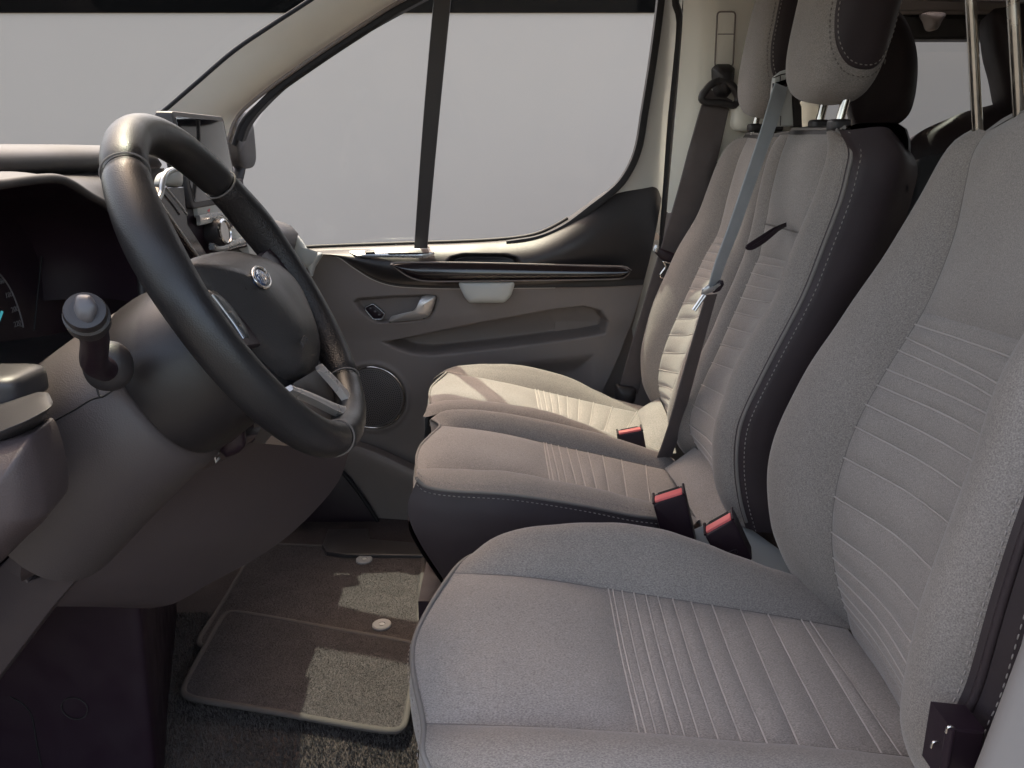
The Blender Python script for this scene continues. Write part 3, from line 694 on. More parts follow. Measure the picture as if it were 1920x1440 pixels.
fbo = Rail(np.vstack([fed.at(0)[0] + (.02, -.005, -.09), fed.at(np.linspace(.08, 1, 12)) + np.array((0, .004, -.11))]))
ncr = Rail(ns.at(q) + np.stack([0 * q + .004, -.058 + .02 * np.exp(-q * 14), .014 - .016 * np.exp(-q * 12)], 1))
npi = Rail(ns.at(q) + np.stack([.006 + .022 * np.exp(-q * 14), -.112 + .048 * np.exp(-q * 14), -.006 - .02 * np.exp(-q * 14)], 1))
nbo = Rail(npi.at(q) + np.array((.01, .0, -.15)))
cush = loft('cushion', [ns, ms, fs], FB, ds, UP, 50, 50, us=[(0, ns.s_u(1198)), (0, mids(ms, ns, fs, [ns.s_u(1198)], [fs.s_u(1140)])[0]), (0, fs.s_u(1140))], swell=.016, pu=4, pv=4)
N_U = [1198, 1212, 1232, 1258, 1284, 1312, 1346, 1390, 1438, 1498, 1570, 1654, 1690, 1775]
F_U = [1140, 1150, 1166, 1188, 1210, 1234, 1262, 1296, 1336, 1388, 1440, 1503, 1519, 1590]
sN, sF = sl(ns, N_U, 's_u'), sl(fs, F_U, 's_u'); sM = mids(ms, ns, fs, sN, sF)
pleats([ns, ms, fs], [sN, sM, sF], cush, UP, 40, swell=.005)
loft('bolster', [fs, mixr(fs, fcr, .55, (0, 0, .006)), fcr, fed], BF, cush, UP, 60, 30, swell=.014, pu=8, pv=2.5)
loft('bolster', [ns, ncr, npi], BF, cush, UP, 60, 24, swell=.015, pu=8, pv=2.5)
seam(fs, cush, 0, .97); seam(ns, cush, 0, .97)
# front border with its piping
fp = Rail(np.vstack([npi.at(.0)[0], ncr.at(0)[0], ns.at(0)[0], ms.at(0)[0], fs.at(0)[0], fcr.at(0)[0], fed.at(0)[0]]))
fq = fp.at(np.linspace(0, 1, 10)); outw = np.stack([-.004 * np.sin(np.linspace(0, 1, 10) * math.pi) ** .6, 0 * np.linspace(0, 1, 10), -.022 + 0 * np.linspace(0, 1, 10)], 1)
f1 = Rail(fq + outw); f2 = Rail(fq + outw * (1.2, 1, 1) + np.array((.002, 0, -.05))); f3 = Rail(fq + np.array((.03, 0, -.16)))
loft('front_border', [fp, f1, f2, f3], FB, cush, FW, 60, 24)
tube('piping', np.vstack([npi.at(np.linspace(1, .02, 40)), fp.at(np.linspace(0, 1, 40))[1:]]) + np.array((-.001, -.001, .0)), .0030, M['piping'], cush, n=140, seg=8)
stitches('stitching', np.vstack([npi.at(np.linspace(.9, .04, 30)) + np.array((0, -.004, -.007)), (fp.at(np.linspace(0.03, 1, 30)) + np.array((-.006, 0, -.009)))]), (-.4, -.5, .6), M['thread'], cush)
loft('side_border', [npi.off((0, -.003, -.002)), npi.off((.002, -.010, -.05)), nbo], DK, cush, NR, 50, 10)
loft('side_border', [fed, fbo], DK, cush, FA, 40, 6)
# backrest
bfs = Rail(RW([(1612, 1210), (1578, 1120), (1562, 1040), (1562, 960), (1577, 880), (1612, 785), (1668, 685), (1728, 590), (1765, 510), (1793, 430), (1810, 350), (1824, 290), (1850, 246)], .90))
bns = Rail(RW([(1772, 1450), (1745, 1390), (1728, 1330), (1726, 1265), (1752, 1180), (1790, 1060), (1850, 920), (1920, 740), (2000, 580), (2060, 450), (2110, 350), (2145, 280), (2165, 205)], .63))
qq = np.linspace(0, 1, 14); bms = Rail((bfs.at(qq) + bns.at(qq)) / 2 + np.stack([.016 * np.sin(qq * math.pi), 0 * qq, .022 * qq ** 6], 1))
bfo = Rail(RW([(1572, 1150), (1530, 1105), (1492, 1040), (1470, 970), (1463, 900), (1478, 820), (1527, 722), (1600, 608), (1690, 482), (1758, 372), (1810, 282), (1846, 248)], .99))
bfb = Rail(bfo.at(qq) + np.stack([.05 + .03 * np.sin(qq * 3.1), .012 * np.sin(qq * 3.1), -.012 + 0 * qq], 1))
bst = Rail(RW([(1750, 1445), (1772, 1385), (1790, 1330), (1815, 1270), (1860, 1110), (1912, 950), (2010, 700), (2130, 480), (2260, 340), (2330, 280)], .535))
back = loft('backrest', [bns, bms, bfs], FB, ds, FW, 60, 50, us=[(bns.s_v(655), 1), (mids(bms, bns, bfs, [bns.s_v(655)], [bfs.s_v(585)])[0], 1), (bfs.s_v(585), 1)], swell=.014, pu=5, pv=4)
Vf = [1135, 1120, 1100, 1075, 1046, 998, 930, 857, 799, 760, 721, 692, 653, 633, 607, 585]
Vn = [1380, 1352, 1322, 1282, 1237, 1177, 1095, 1007, 939, 886, 837, 801, 772, 745, 690, 655]
Vf = [1140, 1122, 1100, 1075, 1046, 998, 930, 857, 799, 760, 721, 692, 657, 633, 607, 585]
sF, sN = sl(bfs, Vf, 's_v'), sl(bns, Vn, 's_v'); sN = [0.0] + sorted(sN); sF = [0.0] + sorted(sF); sM = mids(bms, bns, bfs, sN, sF)
pleats([bns, bms, bfs], [sN, sM, sF], back, FW, 40, swell=.0055)
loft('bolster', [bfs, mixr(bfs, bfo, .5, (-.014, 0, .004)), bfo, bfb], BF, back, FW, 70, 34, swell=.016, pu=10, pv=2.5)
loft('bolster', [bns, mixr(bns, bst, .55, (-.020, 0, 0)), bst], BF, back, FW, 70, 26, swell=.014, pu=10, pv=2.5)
seam(bfs, back, .03, .98); seam(bns, back, .03, .98)
bs1 = bst.off((.03, -.022, 0)); bs2 = bst.off((.10, -.016, .0)); bs3 = bst.off((.15, .02, 0))
loft('side_panel', [bst, bst.off((.012, -.012, 0)), bs1, bs2, bs3], DK, back, NR, 60, 16)
tube('piping', bst.at(np.linspace(.02, 1, 90)) + np.array((.006, -.0065, 0)), .0035, M['dark'], back, seg=8)
stitches('stitching', bst.off((-.005, -.0015, 0)), (-.6, -.8, 0), M['thread'], back, ln=.005, gap=.004, r=.0009)
stitches('stitching', bst.off((.017, -.0175, 0)), (-.3, -1, 0), M['thread'], back, ln=.005, gap=.004, r=.0007)
# rounded top and rear shell
tq = np.vstack([bst.at(1)[0], bns.at(1)[0], bms.at(1)[0], bfs.at(1)[0], bfo.at(1)[0]])
loft('top_roll', [Rail(tq), Rail(tq + np.array((.035, 0, .022))), Rail(tq + np.array((.085, 0, .008))), Rail(tq + np.array((.11, 0, -.06)))], FB, back, UP, 40, 16)
loft('rear_shell', [bs3, mixr(bs3, bfb, .5, (.10, 0, 0)), bfb], DK, back, (1, 0, 0), 40, 14)
# headrest
pb1, pb2 = W(1834, 262, .93), W(1911, 215, .84)
hr = thing_h = None
P1t, P2t = W(1821, 20, .93), W(1900, 20, .84)
c0 = (P1t + P2t) / 2 + np.array((.02, -.01, .055))
V, F = pcube((.055, .135, .11), 3.6, 18); V = V @ rotY(math.radians(6)).T + np.array((.56, .86, 1.262))
h = mk('headrest', V, F, FB, ds)
tube('post', [pb1 - (P1t - pb1) * .2, P1t + (P1t - pb1) * .35], .0058, M['steel'], h, seg=16)
tube('post', [pb2 - (P2t - pb2) * .2, P2t + (P2t - pb2) * .35], .0058, M['steel'], h, seg=16)
# dark plastic belt stalk cover with a bright clip at the near side
plate('recliner_cover', np.array([W(1783, 1365, .49), W(1850, 1372, .49), W(1842, 1470, .49), W(1765, 1470, .49)]), (0, .03, 0), M['black'], ds, .004)
tube('recliner_edge', [W(1783, 1364, .487), W(1774, 1420, .487), W(1766, 1470, .487)], .0035, M['black'], ds)
tube('wire_clip', rnd([W(1746, 1402, .50), W(1750, 1392, .50), W(1760, 1391, .50), W(1765, 1398, .50), W(1762, 1410, .50)], 16, False), .0011, M['chrome'], ds, seg=8)
tube('wire_clip', rnd([W(1774, 1374, .487), W(1778, 1364, .487), W(1785, 1363, .487), W(1787, 1370, .487), W(1780, 1374, .487)], 16, False), .0013, M['chrome'], ds, seg=8)
quad_box('seat_base', -.02, .40, .56, .97, 0, .20, M['black'], ds)
tube('slide_rail', [(-.14, .545, .05), (.5, .545, .05)], .012, M['steel'], ds)
tube('slide_rail', [(-.14, .985, .05), (.5, .985, .05)], .012, M['steel'], ds)

# ---- double passenger seat
pseat = thing('double_passenger_seat', 'grey pleated double passenger seat beside the far door, two headrests', 'car seat', (.15, 1.5, 0))
def cushion(nsP, Yn, fsP, Yf, crP, Ycr, edge_far, nU, fU, near_edge, mat_=FB):
    ns_, fs_ = Rail(RW(nsP, Yn)), Rail(RW(fsP, Yf)); cr_ = Rail(RW(crP, Ycr)); q = np.linspace(0, 1, 10)
    ms_ = Rail((ns_.at(q) + fs_.at(q)) / 2 + np.exp(-q * 9)[:, None] * np.array((-.018, 0, -.002)))
    u0n, u0f = ns_.s_u(nU[0]), fs_.s_u(fU[0])
    c = loft('cushion', [ns_, ms_, fs_], mat_, pseat, UP, 36, 34, us=[(0, u0n), (0, mids(ms_, ns_, fs_, [u0n], [u0f])[0]), (0, u0f)], swell=.015, pu=4, pv=4)
    a, b = sl(ns_, nU, 's_u'), sl(fs_, fU, 's_u'); a, b = a + [1.0], b + [1.0]; pleats([ns_, ms_, fs_], [a, mids(ms_, ns_, fs_, a, b), b], c, UP, 26, swell=.004)
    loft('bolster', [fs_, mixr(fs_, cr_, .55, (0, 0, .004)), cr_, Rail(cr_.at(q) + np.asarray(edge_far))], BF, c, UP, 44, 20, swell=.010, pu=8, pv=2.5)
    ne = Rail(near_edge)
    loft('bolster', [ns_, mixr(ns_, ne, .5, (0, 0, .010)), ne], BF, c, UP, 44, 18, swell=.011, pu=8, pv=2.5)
    seam(fs_, c, 0, .95); seam(ns_, c, 0, .95)
    fp = Rail(np.vstack([ne.at(0)[0], ns_.at(0)[0], ms_.at(0)[0], fs_.at(0)[0], cr_.at(0)[0], cr_.at(0)[0] + np.asarray(edge_far)]))
    qf = np.linspace(0, 1, 10); b0 = fp.at(qf); o1 = np.stack([-.006 * np.sin(qf * math.pi) ** .6, 0 * qf, -.022 + 0 * qf], 1)
    loft('front_border', [fp, Rail(b0 + o1), Rail(b0 + o1 + np.array((.0, 0, -.05))), Rail(b0 + np.array((.03, 0, -.17)))], FB, c, FW, 50, 20)
    tube('piping', fp.at(qf) + np.array((-.001, 0, 0)), .0028, M['piping'], c, n=70, seg=8)
    return c, ns_, fs_, cr_, ne
# centre cushion
cne = RW([(782, 897), (800, 911), (850, 919), (960, 926), (1090, 946), (1180, 964), (1240, 972), (1300, 985)], 1.125)
c1, ns1, fs1, cr1, ne1 = cushion(
    [(782, 884), (865, 886), (960, 897), (1034, 911), (1130, 932), (1215, 955), (1320, 985)], 1.225,
    [(826, 797), (920, 810), (1019, 830), (1110, 850), (1211, 873), (1265, 884)], 1.43,
    [(806, 787), (835, 776), (880, 776), (960, 785), (1060, 805), (1150, 830), (1265, 862)], 1.475, (0, .022, -.02),
    [1034, 1040, 1052, 1066, 1084, 1101, 1121, 1145, 1178, 1222], [1019, 1024, 1034, 1047, 1063, 1080, 1102, 1130, 1165, 1211], cne)
dk1 = ne1.off((0, -.003, -.002)); 
cs1 = Rail(RW([(766, 872), (768, 930), (785, 990), (806, 1034), (850, 1064)], 1.13))
side = [dk1, Rail(ne1.at(np.linspace(0, 1, 10)) + np.stack([-.015 * np.exp(-np.linspace(0, 1, 10) * 8), -.014 + 0 * np.linspace(0, 1, 10), -.045 + 0 * np.linspace(0, 1, 10)], 1)),
        Rail(ne1.at(np.linspace(0, 1, 10)) + np.stack([.0 * np.linspace(0, 1, 10), -.016 + 0 * np.linspace(0, 1, 10), -.10 + 0 * np.linspace(0, 1, 10)], 1)),
        Rail(ne1.at(np.linspace(0, 1, 10)) + np.stack([.045 * np.exp(-np.linspace(0, 1, 10) * 6), .005 + 0 * np.linspace(0, 1, 10), -.20 + 0 * np.linspace(0, 1, 10)], 1))]
loft('side_border', side, DK, c1, NR, 50, 22)
tube('piping', ne1.at(np.linspace(0, .97, 60)) + np.array((0, -.002, .0)), .0032, M['piping'], c1, seg=8)
stitches('stitching', ne1.off((0, -.006, -.008)), (0, -1, .5), M['thread'], c1)
stitches('stitching', ne1.off((0, .008, .007)), (0, -.5, 1), M['thread'], c1, r=.0006)
# dark lower front valance of the centre cushion
vq = np.linspace(0, 1, 8)
fv = Rail(np.vstack([ne1.at(0)[0], ns1.at(0)[0], (ns1.at(0)[0] + fs1.at(0)[0]) / 2 + (-.015, 0, 0), fs1.at(0)[0], cr1.at(0)[0]]))
loft('front_valance', [Rail(fv.at(vq) + np.array((-.010, 0, -.055))), Rail(fv.at(vq) + np.array((-.014, 0, -.10))), Rail(fv.at(vq) + np.array((.045, 0, -.21)))], DK, c1, FW, 30, 14)
# window cushion
wne = RW([(796, 783), (812, 779), (837, 775), (925, 777), (1034, 797), (1107, 819), (1170, 840), (1240, 858)], 1.50)
c2, ns2, fs2, cr2, ne2 = cushion(
    [(807, 757), (860, 760), (910, 765), (1016, 783), (1090, 808), (1158, 834), (1235, 850)], 1.58,
    [(838, 698), (930, 716), (1003, 730), (1100, 752), (1194, 772), (1250, 775)], 1.78,
    [(815, 712), (835, 700), (870, 692), (940, 690), (1000, 697), (1060, 713), (1110, 738), (1150, 757), (1210, 768)], 1.845, (0, .04, -.04),
    [1014, 1019, 1028, 1039, 1052, 1066, 1083, 1103, 1128, 1158], [1003, 1009, 1019, 1031, 1046, 1064, 1086, 1113, 1148, 1194], wne)
far_side = Rail(cr2.at(vq) + np.array((0, .04, -.04)))
loft('side_border', [far_side, far_side.off((0, .01, -.16))], DK, c2, FA, 30, 6)
# padded rolls where the cushions meet the backrests
Yc = np.array((1.16, 1.25, 1.34, 1.43))
def RY(l, Ys): return Rail(np.array([W(u, v, y) for (u, v), y in zip(l, Ys)]))
loft('rear_roll', [RY([(1316, 990), (1290, 945), (1266, 905), (1246, 878)], Yc), RY([(1352, 972), (1322, 925), (1294, 882), (1270, 862)], Yc), RY([(1396, 958), (1362, 905), (1330, 862), (1302, 838)], Yc)], FB, c1, UP, 24, 20, swell=.008, pu=3, pv=3)
Yw = np.array((1.56, 1.63, 1.70, 1.79))
loft('rear_roll', [RY([(1206, 846), (1205, 815), (1202, 792), (1194, 771)], Yw), RY([(1236, 850), (1230, 810), (1222, 778), (1213, 758)], Yw), RY([(1268, 850), (1258, 800), (1246, 768), (1236, 746)], Yw)], FB, c2, UP, 20, 16, swell=.006, pu=3, pv=3)
# backrests
def backrest(nsP, Yn, fsP, Yf, vN, vF, gapN=None, gapF=None):
    n_, f_ = Rail(RW(nsP, Yn)), Rail(RW(fsP, Yf)); q = np.linspace(0, 1, 12)
    m_ = Rail((n_.at(q) + f_.at(q)) / 2 + np.stack([.012 * np.sin(q * math.pi), 0 * q, 0 * q], 1))
    a, b = [0.0] + sorted(sl(n_, vN, 's_v')), [0.0] + sorted(sl(f_, vF, 's_v')); sm_ = mids(m_, n_, f_, a, b); tm_ = sm_[-1]
    ta, tb = a[-1], b[-1]
    if gapN:
        ga, gb = n_.s_v(gapN), f_.s_v(gapF)
        bk = loft('backrest', [n_, m_, f_], FB, pseat, FW, 40, 34, us=[(ga, 1), (mids(m_, n_, f_, [ga], [gb])[0], 1), (gb, 1)], swell=.020, pu=3.5, pv=4)
        loft('lower_panel', [n_, m_, f_], FB, bk, FW, 20, 34, us=[(ta, ga), (tm_, mids(m_, n_, f_, [ga], [gb])[0]), (tb, gb)], swell=.006, pu=3, pv=6)
    else:
        bk = loft('backrest', [n_, m_, f_], FB, pseat, FW, 40, 30, us=[(ta, 1), (tm_, 1), (tb, 1)], swell=.013, pu=4, pv=4)
    if gapN: tube('seam', grid([n_, m_, f_], 2, 24, [(ga, 1), (mids(m_, n_, f_, [ga], [gb])[0], 1), (gb, 1)])[0] + np.array((-.001, 0, 0)), .0016, M['threaddk'], bk, seg=6)
    pleats([n_, m_, f_], [a, sm_, b], bk, FW, 26, swell=.0045)
    seam(n_, bk, .02, .99); seam(f_, bk, .02, .99)
    return bk, n_, m_, f_
b1, n1, m1, f1_ = backrest(
    [(1385, 960), (1356, 905), (1349, 852), (1353, 803), (1366, 750), (1384, 696), (1404, 655), (1436, 597), (1461, 562), (1481, 497), (1512, 440), (1552, 345), (1572, 285), (1578, 252)], 1.215,
    [(1318, 850), (1296, 815), (1295, 779), (1309, 738), (1324, 704), (1345, 660), (1366, 612), (1388, 562), (1412, 505), (1424, 478), (1434, 425), (1448, 365), (1466, 290), (1478, 252)], 1.43,
    [900, 886, 852, 803, 750, 696, 655, 626, 597, 568, 546, 526, 504, 492], [828, 813, 796, 760, 722, 680, 645, 614, 585, 558, 535, 512, 494, 478], 440, 420)
st1 = Rail(RW([(1398, 990), (1384, 940), (1376, 880), (1378, 820), (1392, 770), (1440, 672), (1500, 556), (1540, 455), (1570, 375), (1584, 320), (1590, 285), (1580, 258), (1560, 244)], 1.13))
loft('bolster', [n1, mixr(n1, st1, .55, (-.014, 0, 0)), st1], BF, b1, FW, 70, 20, swell=.010, pu=14, pv=2.5)
vly = Rail(RW([(1285, 868), (1268, 830), (1275, 790), (1300, 720), (1330, 645), (1362, 575), (1392, 505), (1418, 430), (1436, 350), (1448, 290), (1456, 254)], 1.51) + np.array((.028, 0, 0)))
loft('bolster', [f1_, mixr(f1_, vly, .5, (-.018, 0, 0)), vly], BF, b1, FW, 60, 20, swell=.013, pu=14, pv=2.5)
# dark side of the centre backrest
sd1 = Rail(st1.at(qq) + np.stack([.02 + 0 * qq, -.014 + 0 * qq, 0 * qq], 1)); sd2 = Rail(st1.at(qq) + np.stack([.065 + 0 * qq, -.016 + 0 * qq, .004 * qq], 1)); sd3 = Rail(st1.at(qq) + np.stack([.118 - .02 * qq ** 6, .012 + 0 * qq, -.008 + .0 * qq], 1))
loft('side_panel', [st1, Rail(st1.at(qq) + np.array((.008, -.007, 0))), sd1, sd2, sd3], DK, b1, NR, 70, 20)
tube('piping', st1.at(np.linspace(.02, 1, 90)) + np.array((.004, -.003, 0)), .0030, M['piping'], b1, seg=8)
stitches('stitching', st1.off((-.005, -.001, 0)), (-.7, -.7, 0), M['thread'], b1, r=.0008)
stitches('stitching', st1.off((.013, -.0125, 0)), (-.3, -1, 0), M['thread'], b1, r=.0007)
b2, n2, m2, f2_ = backrest(
    [(1262, 800), (1258, 762), (1266, 728), (1280, 690), (1300, 635), (1318, 578), (1342, 520), (1364, 480), (1384, 450), (1404, 395), (1420, 330), (1434, 262)], 1.60,
    [(1250, 770), (1238, 740), (1234, 710), (1240, 672), (1253, 633), (1268, 598), (1283, 563), (1302, 522), (1322, 480), (1343, 443), (1356, 405), (1372, 345), (1388, 295), (1402, 258)], 1.78,
    [768, 752, 732, 700, 660, 624, 592, 563, 540, 522, 506, 490, 474, 460, 450], [752, 740, 722, 692, 660, 628, 597, 568, 540, 518, 503, 488, 473, 458, 443])
far2 = Rail(RW([(1248, 772), (1230, 745), (1217, 712), (1214, 665), (1222, 610), (1242, 552), (1278, 474), (1314, 414), (1338, 356), (1360, 302), (1376, 274), (1394, 258)], 1.872))
far2b = Rail(far2.at(qq) + np.stack([.05 + .01 * qq, .01 + 0 * qq, 0 * qq], 1))
loft('bolster', [f2_, mixr(f2_, far2, .5, (-.014, 0, 0)), far2, far2b], BF, b2, FW, 60, 26, swell=.012, pu=14, pv=2.5)
loft('bolster', [n2, mixr(n2, vly, .5, (-.014, 0, 0)), vly], BF, b2, FW, 60, 18, swell=.012, pu=14, pv=2.5)
far2c = far2b.off((.06, 0, 0))
loft('side_panel', [far2b, far2c], DK, b2, FA, 40, 6)
# tops
def top_of(ends, parent, name='top_roll'):
    e = np.vstack(ends); r0 = Rail(e)
    tube('top_piping', r0.at(np.linspace(0, 1, 40)) + np.array((.008, 0, .008)), .0028, M['piping'], parent, seg=8)
    return loft(name, [r0, r0.off((.012, 0, .010)), r0.off((.05, 0, .014)), r0.off((.095, 0, .004)), r0.off((.11, 0, -.08))], DK if name == 'dark' else M['grain'], parent, UP, 36, 16)
top_of([st1.at(.985)[0], n1.at(1)[0], m1.at(1)[0], f1_.at(1)[0], vly.at(1)[0]], b1)
top_of([vly.at(1)[0], n2.at(1)[0], m2.at(1)[0], f2_.at(1)[0], far2.at(1)[0], far2b.at(1)[0]], b2)
loft('rear_shell', [sd3, mixr(sd3, far2c, .5, (.03, 0, 0)), far2c], DK, pseat, (1, 0, 0), 40, 16)
# fold-down strap of the centre backrest
lp = [W(1474, 421, 1.30), W(1452, 430, 1.275), W(1425, 447, 1.25), W(1404, 461, 1.235), W(1402, 465, 1.232), W(1412, 464, 1.235), W(1432, 452, 1.25), W(1455, 433, 1.27), W(1470, 424, 1.295)]
ribbon('pull_strap', lp, np.array((.55, .6, .6)), .007, .0016, M['black'], b1, n=50)
# headrests
def headrest(c, half, tilt, posts, dark_near=True):
    V, F = pcube(half, 3.4, 26); hx, hy, hz = half
    R = rotY(tilt); h = mk('headrest', V @ R.T + np.asarray(c), F, FB, pseat)
    def cheek(x, z, dd):
        y = -hy * np.maximum(1e-3, 1 - np.abs(x / hx) ** 3.4 - np.abs(z / hz) ** 3.4) ** (1 / 3.4); return np.stack([x, y - dd, z], -1) @ R.T + np.asarray(c)
    # dark stitched inlay on the near cheek, running over the back edge
    L = np.array([(-.66 * hx, .90 * hz), (-.70 * hx, .5 * hz), (-.70 * hx, .15 * hz), (-.66 * hx, -.18 * hz), (-.48 * hx, -.45 * hz), (-.10 * hx, -.62 * hz), (.40 * hx, -.64 * hz), (.70 * hx, -.54 * hz), (.88 * hx, -.28 * hz), (.91 * hx, .05 * hz), (.91 * hx, .5 * hz), (.80 * hx, .88 * hz)])
    Ld = Rail(np.c_[L, np.zeros(len(L))]).at(np.linspace(0, 1, 80))[:, :2]; cn = np.array((.26 * hx, .25 * hz)); rg = []
    for f in (1.02, 1.0, .985, .96, .9, .75, .55, .35, .15): q = cn + (Ld - cn) * f; rg.append(cheek(q[:, 0], q[:, 1], -.002 if f > 1.01 else .0008 if f > .99 else .002))
    sheet('side_inlay', np.array(rg), DK, h, (0, -1, 0))
    q = cn + (Ld - cn) * .955; stitches('stitching', cheek(q[:, 0], q[:, 1], .0022), (0, -1, 0), M['thread'], h, r=.0008)
    q = cn + (Ld - cn) * 1.09; q = q[np.abs(q[:, 0]) < .9 * hx]; q = q[np.abs(q[:, 1]) < .9 * hz]; stitches('stitching', cheek(q[:, 0], q[:, 1], .0006), (0, -1, 0), M['threaddk'], h, r=.0009)
    for p in posts:
        tube('post', [p[0], p[1]], .0068, M['steel'], h, seg=14)
        block('post_sleeve', p[0] + (np.array(p[1]) - np.array(p[0])) * .12, (.015, .016, .009), M['grain'], h, p=5)
    return h
def post(u, v, Y, L=.13, lean=.02): a = W(u, v, Y); return (a - np.array((.006, 0, .02)), a + np.array((lean, 0, L)))
headrest((.512, 1.300, 1.200), (.062, .086, .132), math.radians(8), [post(1576, 232, 1.26), post(1538, 232, 1.40)])
headrest((.545, 1.692, 1.205), (.062, .088, .145), math.radians(8), [post(1455, 236, 1.63), post(1418, 238, 1.78)])
# belt outlet bezel standing between the headrests
bz = [(1442, 236), (1446, 200), (1449, 165), (1452, 142), (1462, 134), (1480, 128), (1483, 130), (1485, 160), (1486, 200), (1488, 236)]
BY = 1.48
bo = plate('belt_outlet', np.array([W(u, v, BY) for u, v in bz]), (.012, .05, 0), M['bezel'], pseat, .003)
plate('outlet_cheek', np.array([W(1485, 131, BY + .002), W(1492, 145, BY + .002), W(1496, 185, BY + .002), W(1503, 200, BY + .002), W(1504, 238, BY + .002), W(1487, 238, BY + .002)]), (.012, .05, 0), M['grain'], bo, .002)
sm = rnd([W(1450, 156, BY - .004), W(1452, 163, BY - .004), W(1466, 160, BY - .004), W(1480, 150, BY - .004), W(1482, 146, BY - .004), W(1481, 156, BY - .004), W(1470, 167, BY - .004), W(1454, 176, BY - .004), W(1451, 172, BY - .004)], 40)
plate('outlet_slot', sm, (0, .006, 0), M['black'], bo, .001)
tube('outlet_joint', [W(1450, 146, BY - .001), W(1465, 140, BY - .001), W(1483, 137, BY - .001)], .0009, M['grain'], bo, n=10)
tube('outlet_joint', [W(1463, 142, BY - .001), W(1463, 157, BY - .001)], .0008, M['grain'], bo)
tube('outlet_joint', [W(1459, 200, BY - .001), W(1459, 217, BY - .001), W(1464, 218, BY - .001), W(1463, 236, BY - .001)], .0008, M['grain'], bo)
# base
quad_box('seat_base', -.165, .40, 1.18, 1.84, 0, .24, M['black'], pseat)
tube('base_edge', [W(800, 1030, 1.32), W(803, 1040, 1.31), W(818, 1052, 1.29), (-.10, 1.22, .12)], .004, M['silver'], pseat, n=14)
plate('base_tray', np.array([W(1300, 992, 1.12), W(1370, 960, 1.16), W(1400, 985, 1.16), W(1470, 1035, 1.14), W(1530, 1110, 1.08), W(1380, 1100, 1.08)]), (0, .0, -.02), M['bezel'], pseat, .003)
# airbag tag sewn to the far backrest
tg = plate('airbag_tag', np.array([W(1326, 372, 1.93), W(1337, 335, 1.93), W(1348, 340, 1.93), W(1337, 376, 1.93)]), (.0, .004, 0), M['black'], b2, .0005)
tx = W(1338, 340, 1.9285) - W(1329, 370, 1.9285)
text('airbag_print', 'AIRBAG', .0125, W(1334, 355, 1.9265), -tx, (-1, 0, -.3), M['white'], tg, depth=.0003)

WR[0] = 0.0
# ---- rear bench, seen between the front seats
rb = thing('rear_bench', 'dark leatherette rear bench seat behind the front seats', 'car seat', (1.0, 1.8, 0))
def pad(name, px, Y, depth, h, m, parent, p=3): return dome(name, rnd([W(u, v, Y) for u, v in px], 50), h, (-.3, -1, .1), m, parent, rings=9, p=p, skirt=depth)
pad('backrest', [(1694, 330), (1697, 285), (1722, 250), (1770, 226), (1835, 203), (1990, 180), (2100, 300), (2000, 600), (1700, 560)], 1.80, .12, .05, DK, rb, 4)
pad('bolster', [(1560, 640), (1620, 520), (1668, 420), (1700, 345), (1724, 300), (1760, 288), (1800, 284), (1850, 310), (1800, 480), (1700, 640)], 1.55, .10, .035, M['benchgrey'], rb, 3)
pad('headrest', [(1600, 60), (1612, 20), (1650, 6), (1690, 25), (1713, 70), (1721, 120), (1716, 180), (1700, 220), (1660, 242), (1610, 238), (1590, 160)], 1.78, .08, .03, DK, rb, 4)
pad('headrest', [(1858, 26), (1880, 14), (1935, 14), (1960, 100), (1950, 205), (1905, 212), (1886, 196), (1874, 140), (1862, 90)], 1.72, .08, .03, DK, rb, 4)
quad_box('bench_cushion', .80, 1.15, 1.2, 1.95, 0, .40, DK, rb)
# ---------------------------------------------------------------- steering wheel
C0 = np.array((-.2723, .8011, .858)); TL, YW = math.radians(29.7), math.radians(5.3)
NN = np.array((math.cos(TL) * math.cos(YW), math.cos(TL) * math.sin(YW), math.sin(TL))); LL = np.array((-math.sin(YW), math.cos(YW), 0)); UU = np.cross(NN, LL)
def wl(l, u, n=0.0): return C0 + LL * l + UU * u + NN * n
def wp(u, v, n=0.0): return WP(u, v, C0 + NN * n, NN)
def wps(lst, n=0.0): return np.array([wp(u, v, n) for u, v in lst])
swh = thing('steering_wheel', 'black leather steering wheel with oval emblem and silver lower spoke', 'steering wheel', C0)
RR, RT_ = .1800, .0187
def rimp(phi):  # flattened at the bottom
    r = RR * (1 - .012 * np.exp(-((np.abs(phi) - math.pi) / .55) ** 2)); return C0 + np.outer(np.cos(phi) * r, UU) + np.outer(np.sin(phi) * r, LL)
def phi_near(u, v, lo=-180, hi=180):
    ph = np.radians(np.linspace(lo, hi, 721)); pu, pv = proj(rimp(ph)); return ph[np.argmin((pu - u) ** 2 + (pv - v) ** 2)]
cuts = [phi_near(243, 322, -120, 30), phi_near(445, 315, 0, 120), phi_near(660, 705, 90, 180), phi_near(628, 815, -180, -60)]
cuts[3] = cuts[3] + 2 * math.pi if cuts[3] < 0 else cuts[3]
order = [(cuts[0], cuts[1], 0), (cuts[1], cuts[2], 1), (cuts[2], cuts[3], 0), (cuts[3], cuts[0] + 2 * math.pi, 1)]
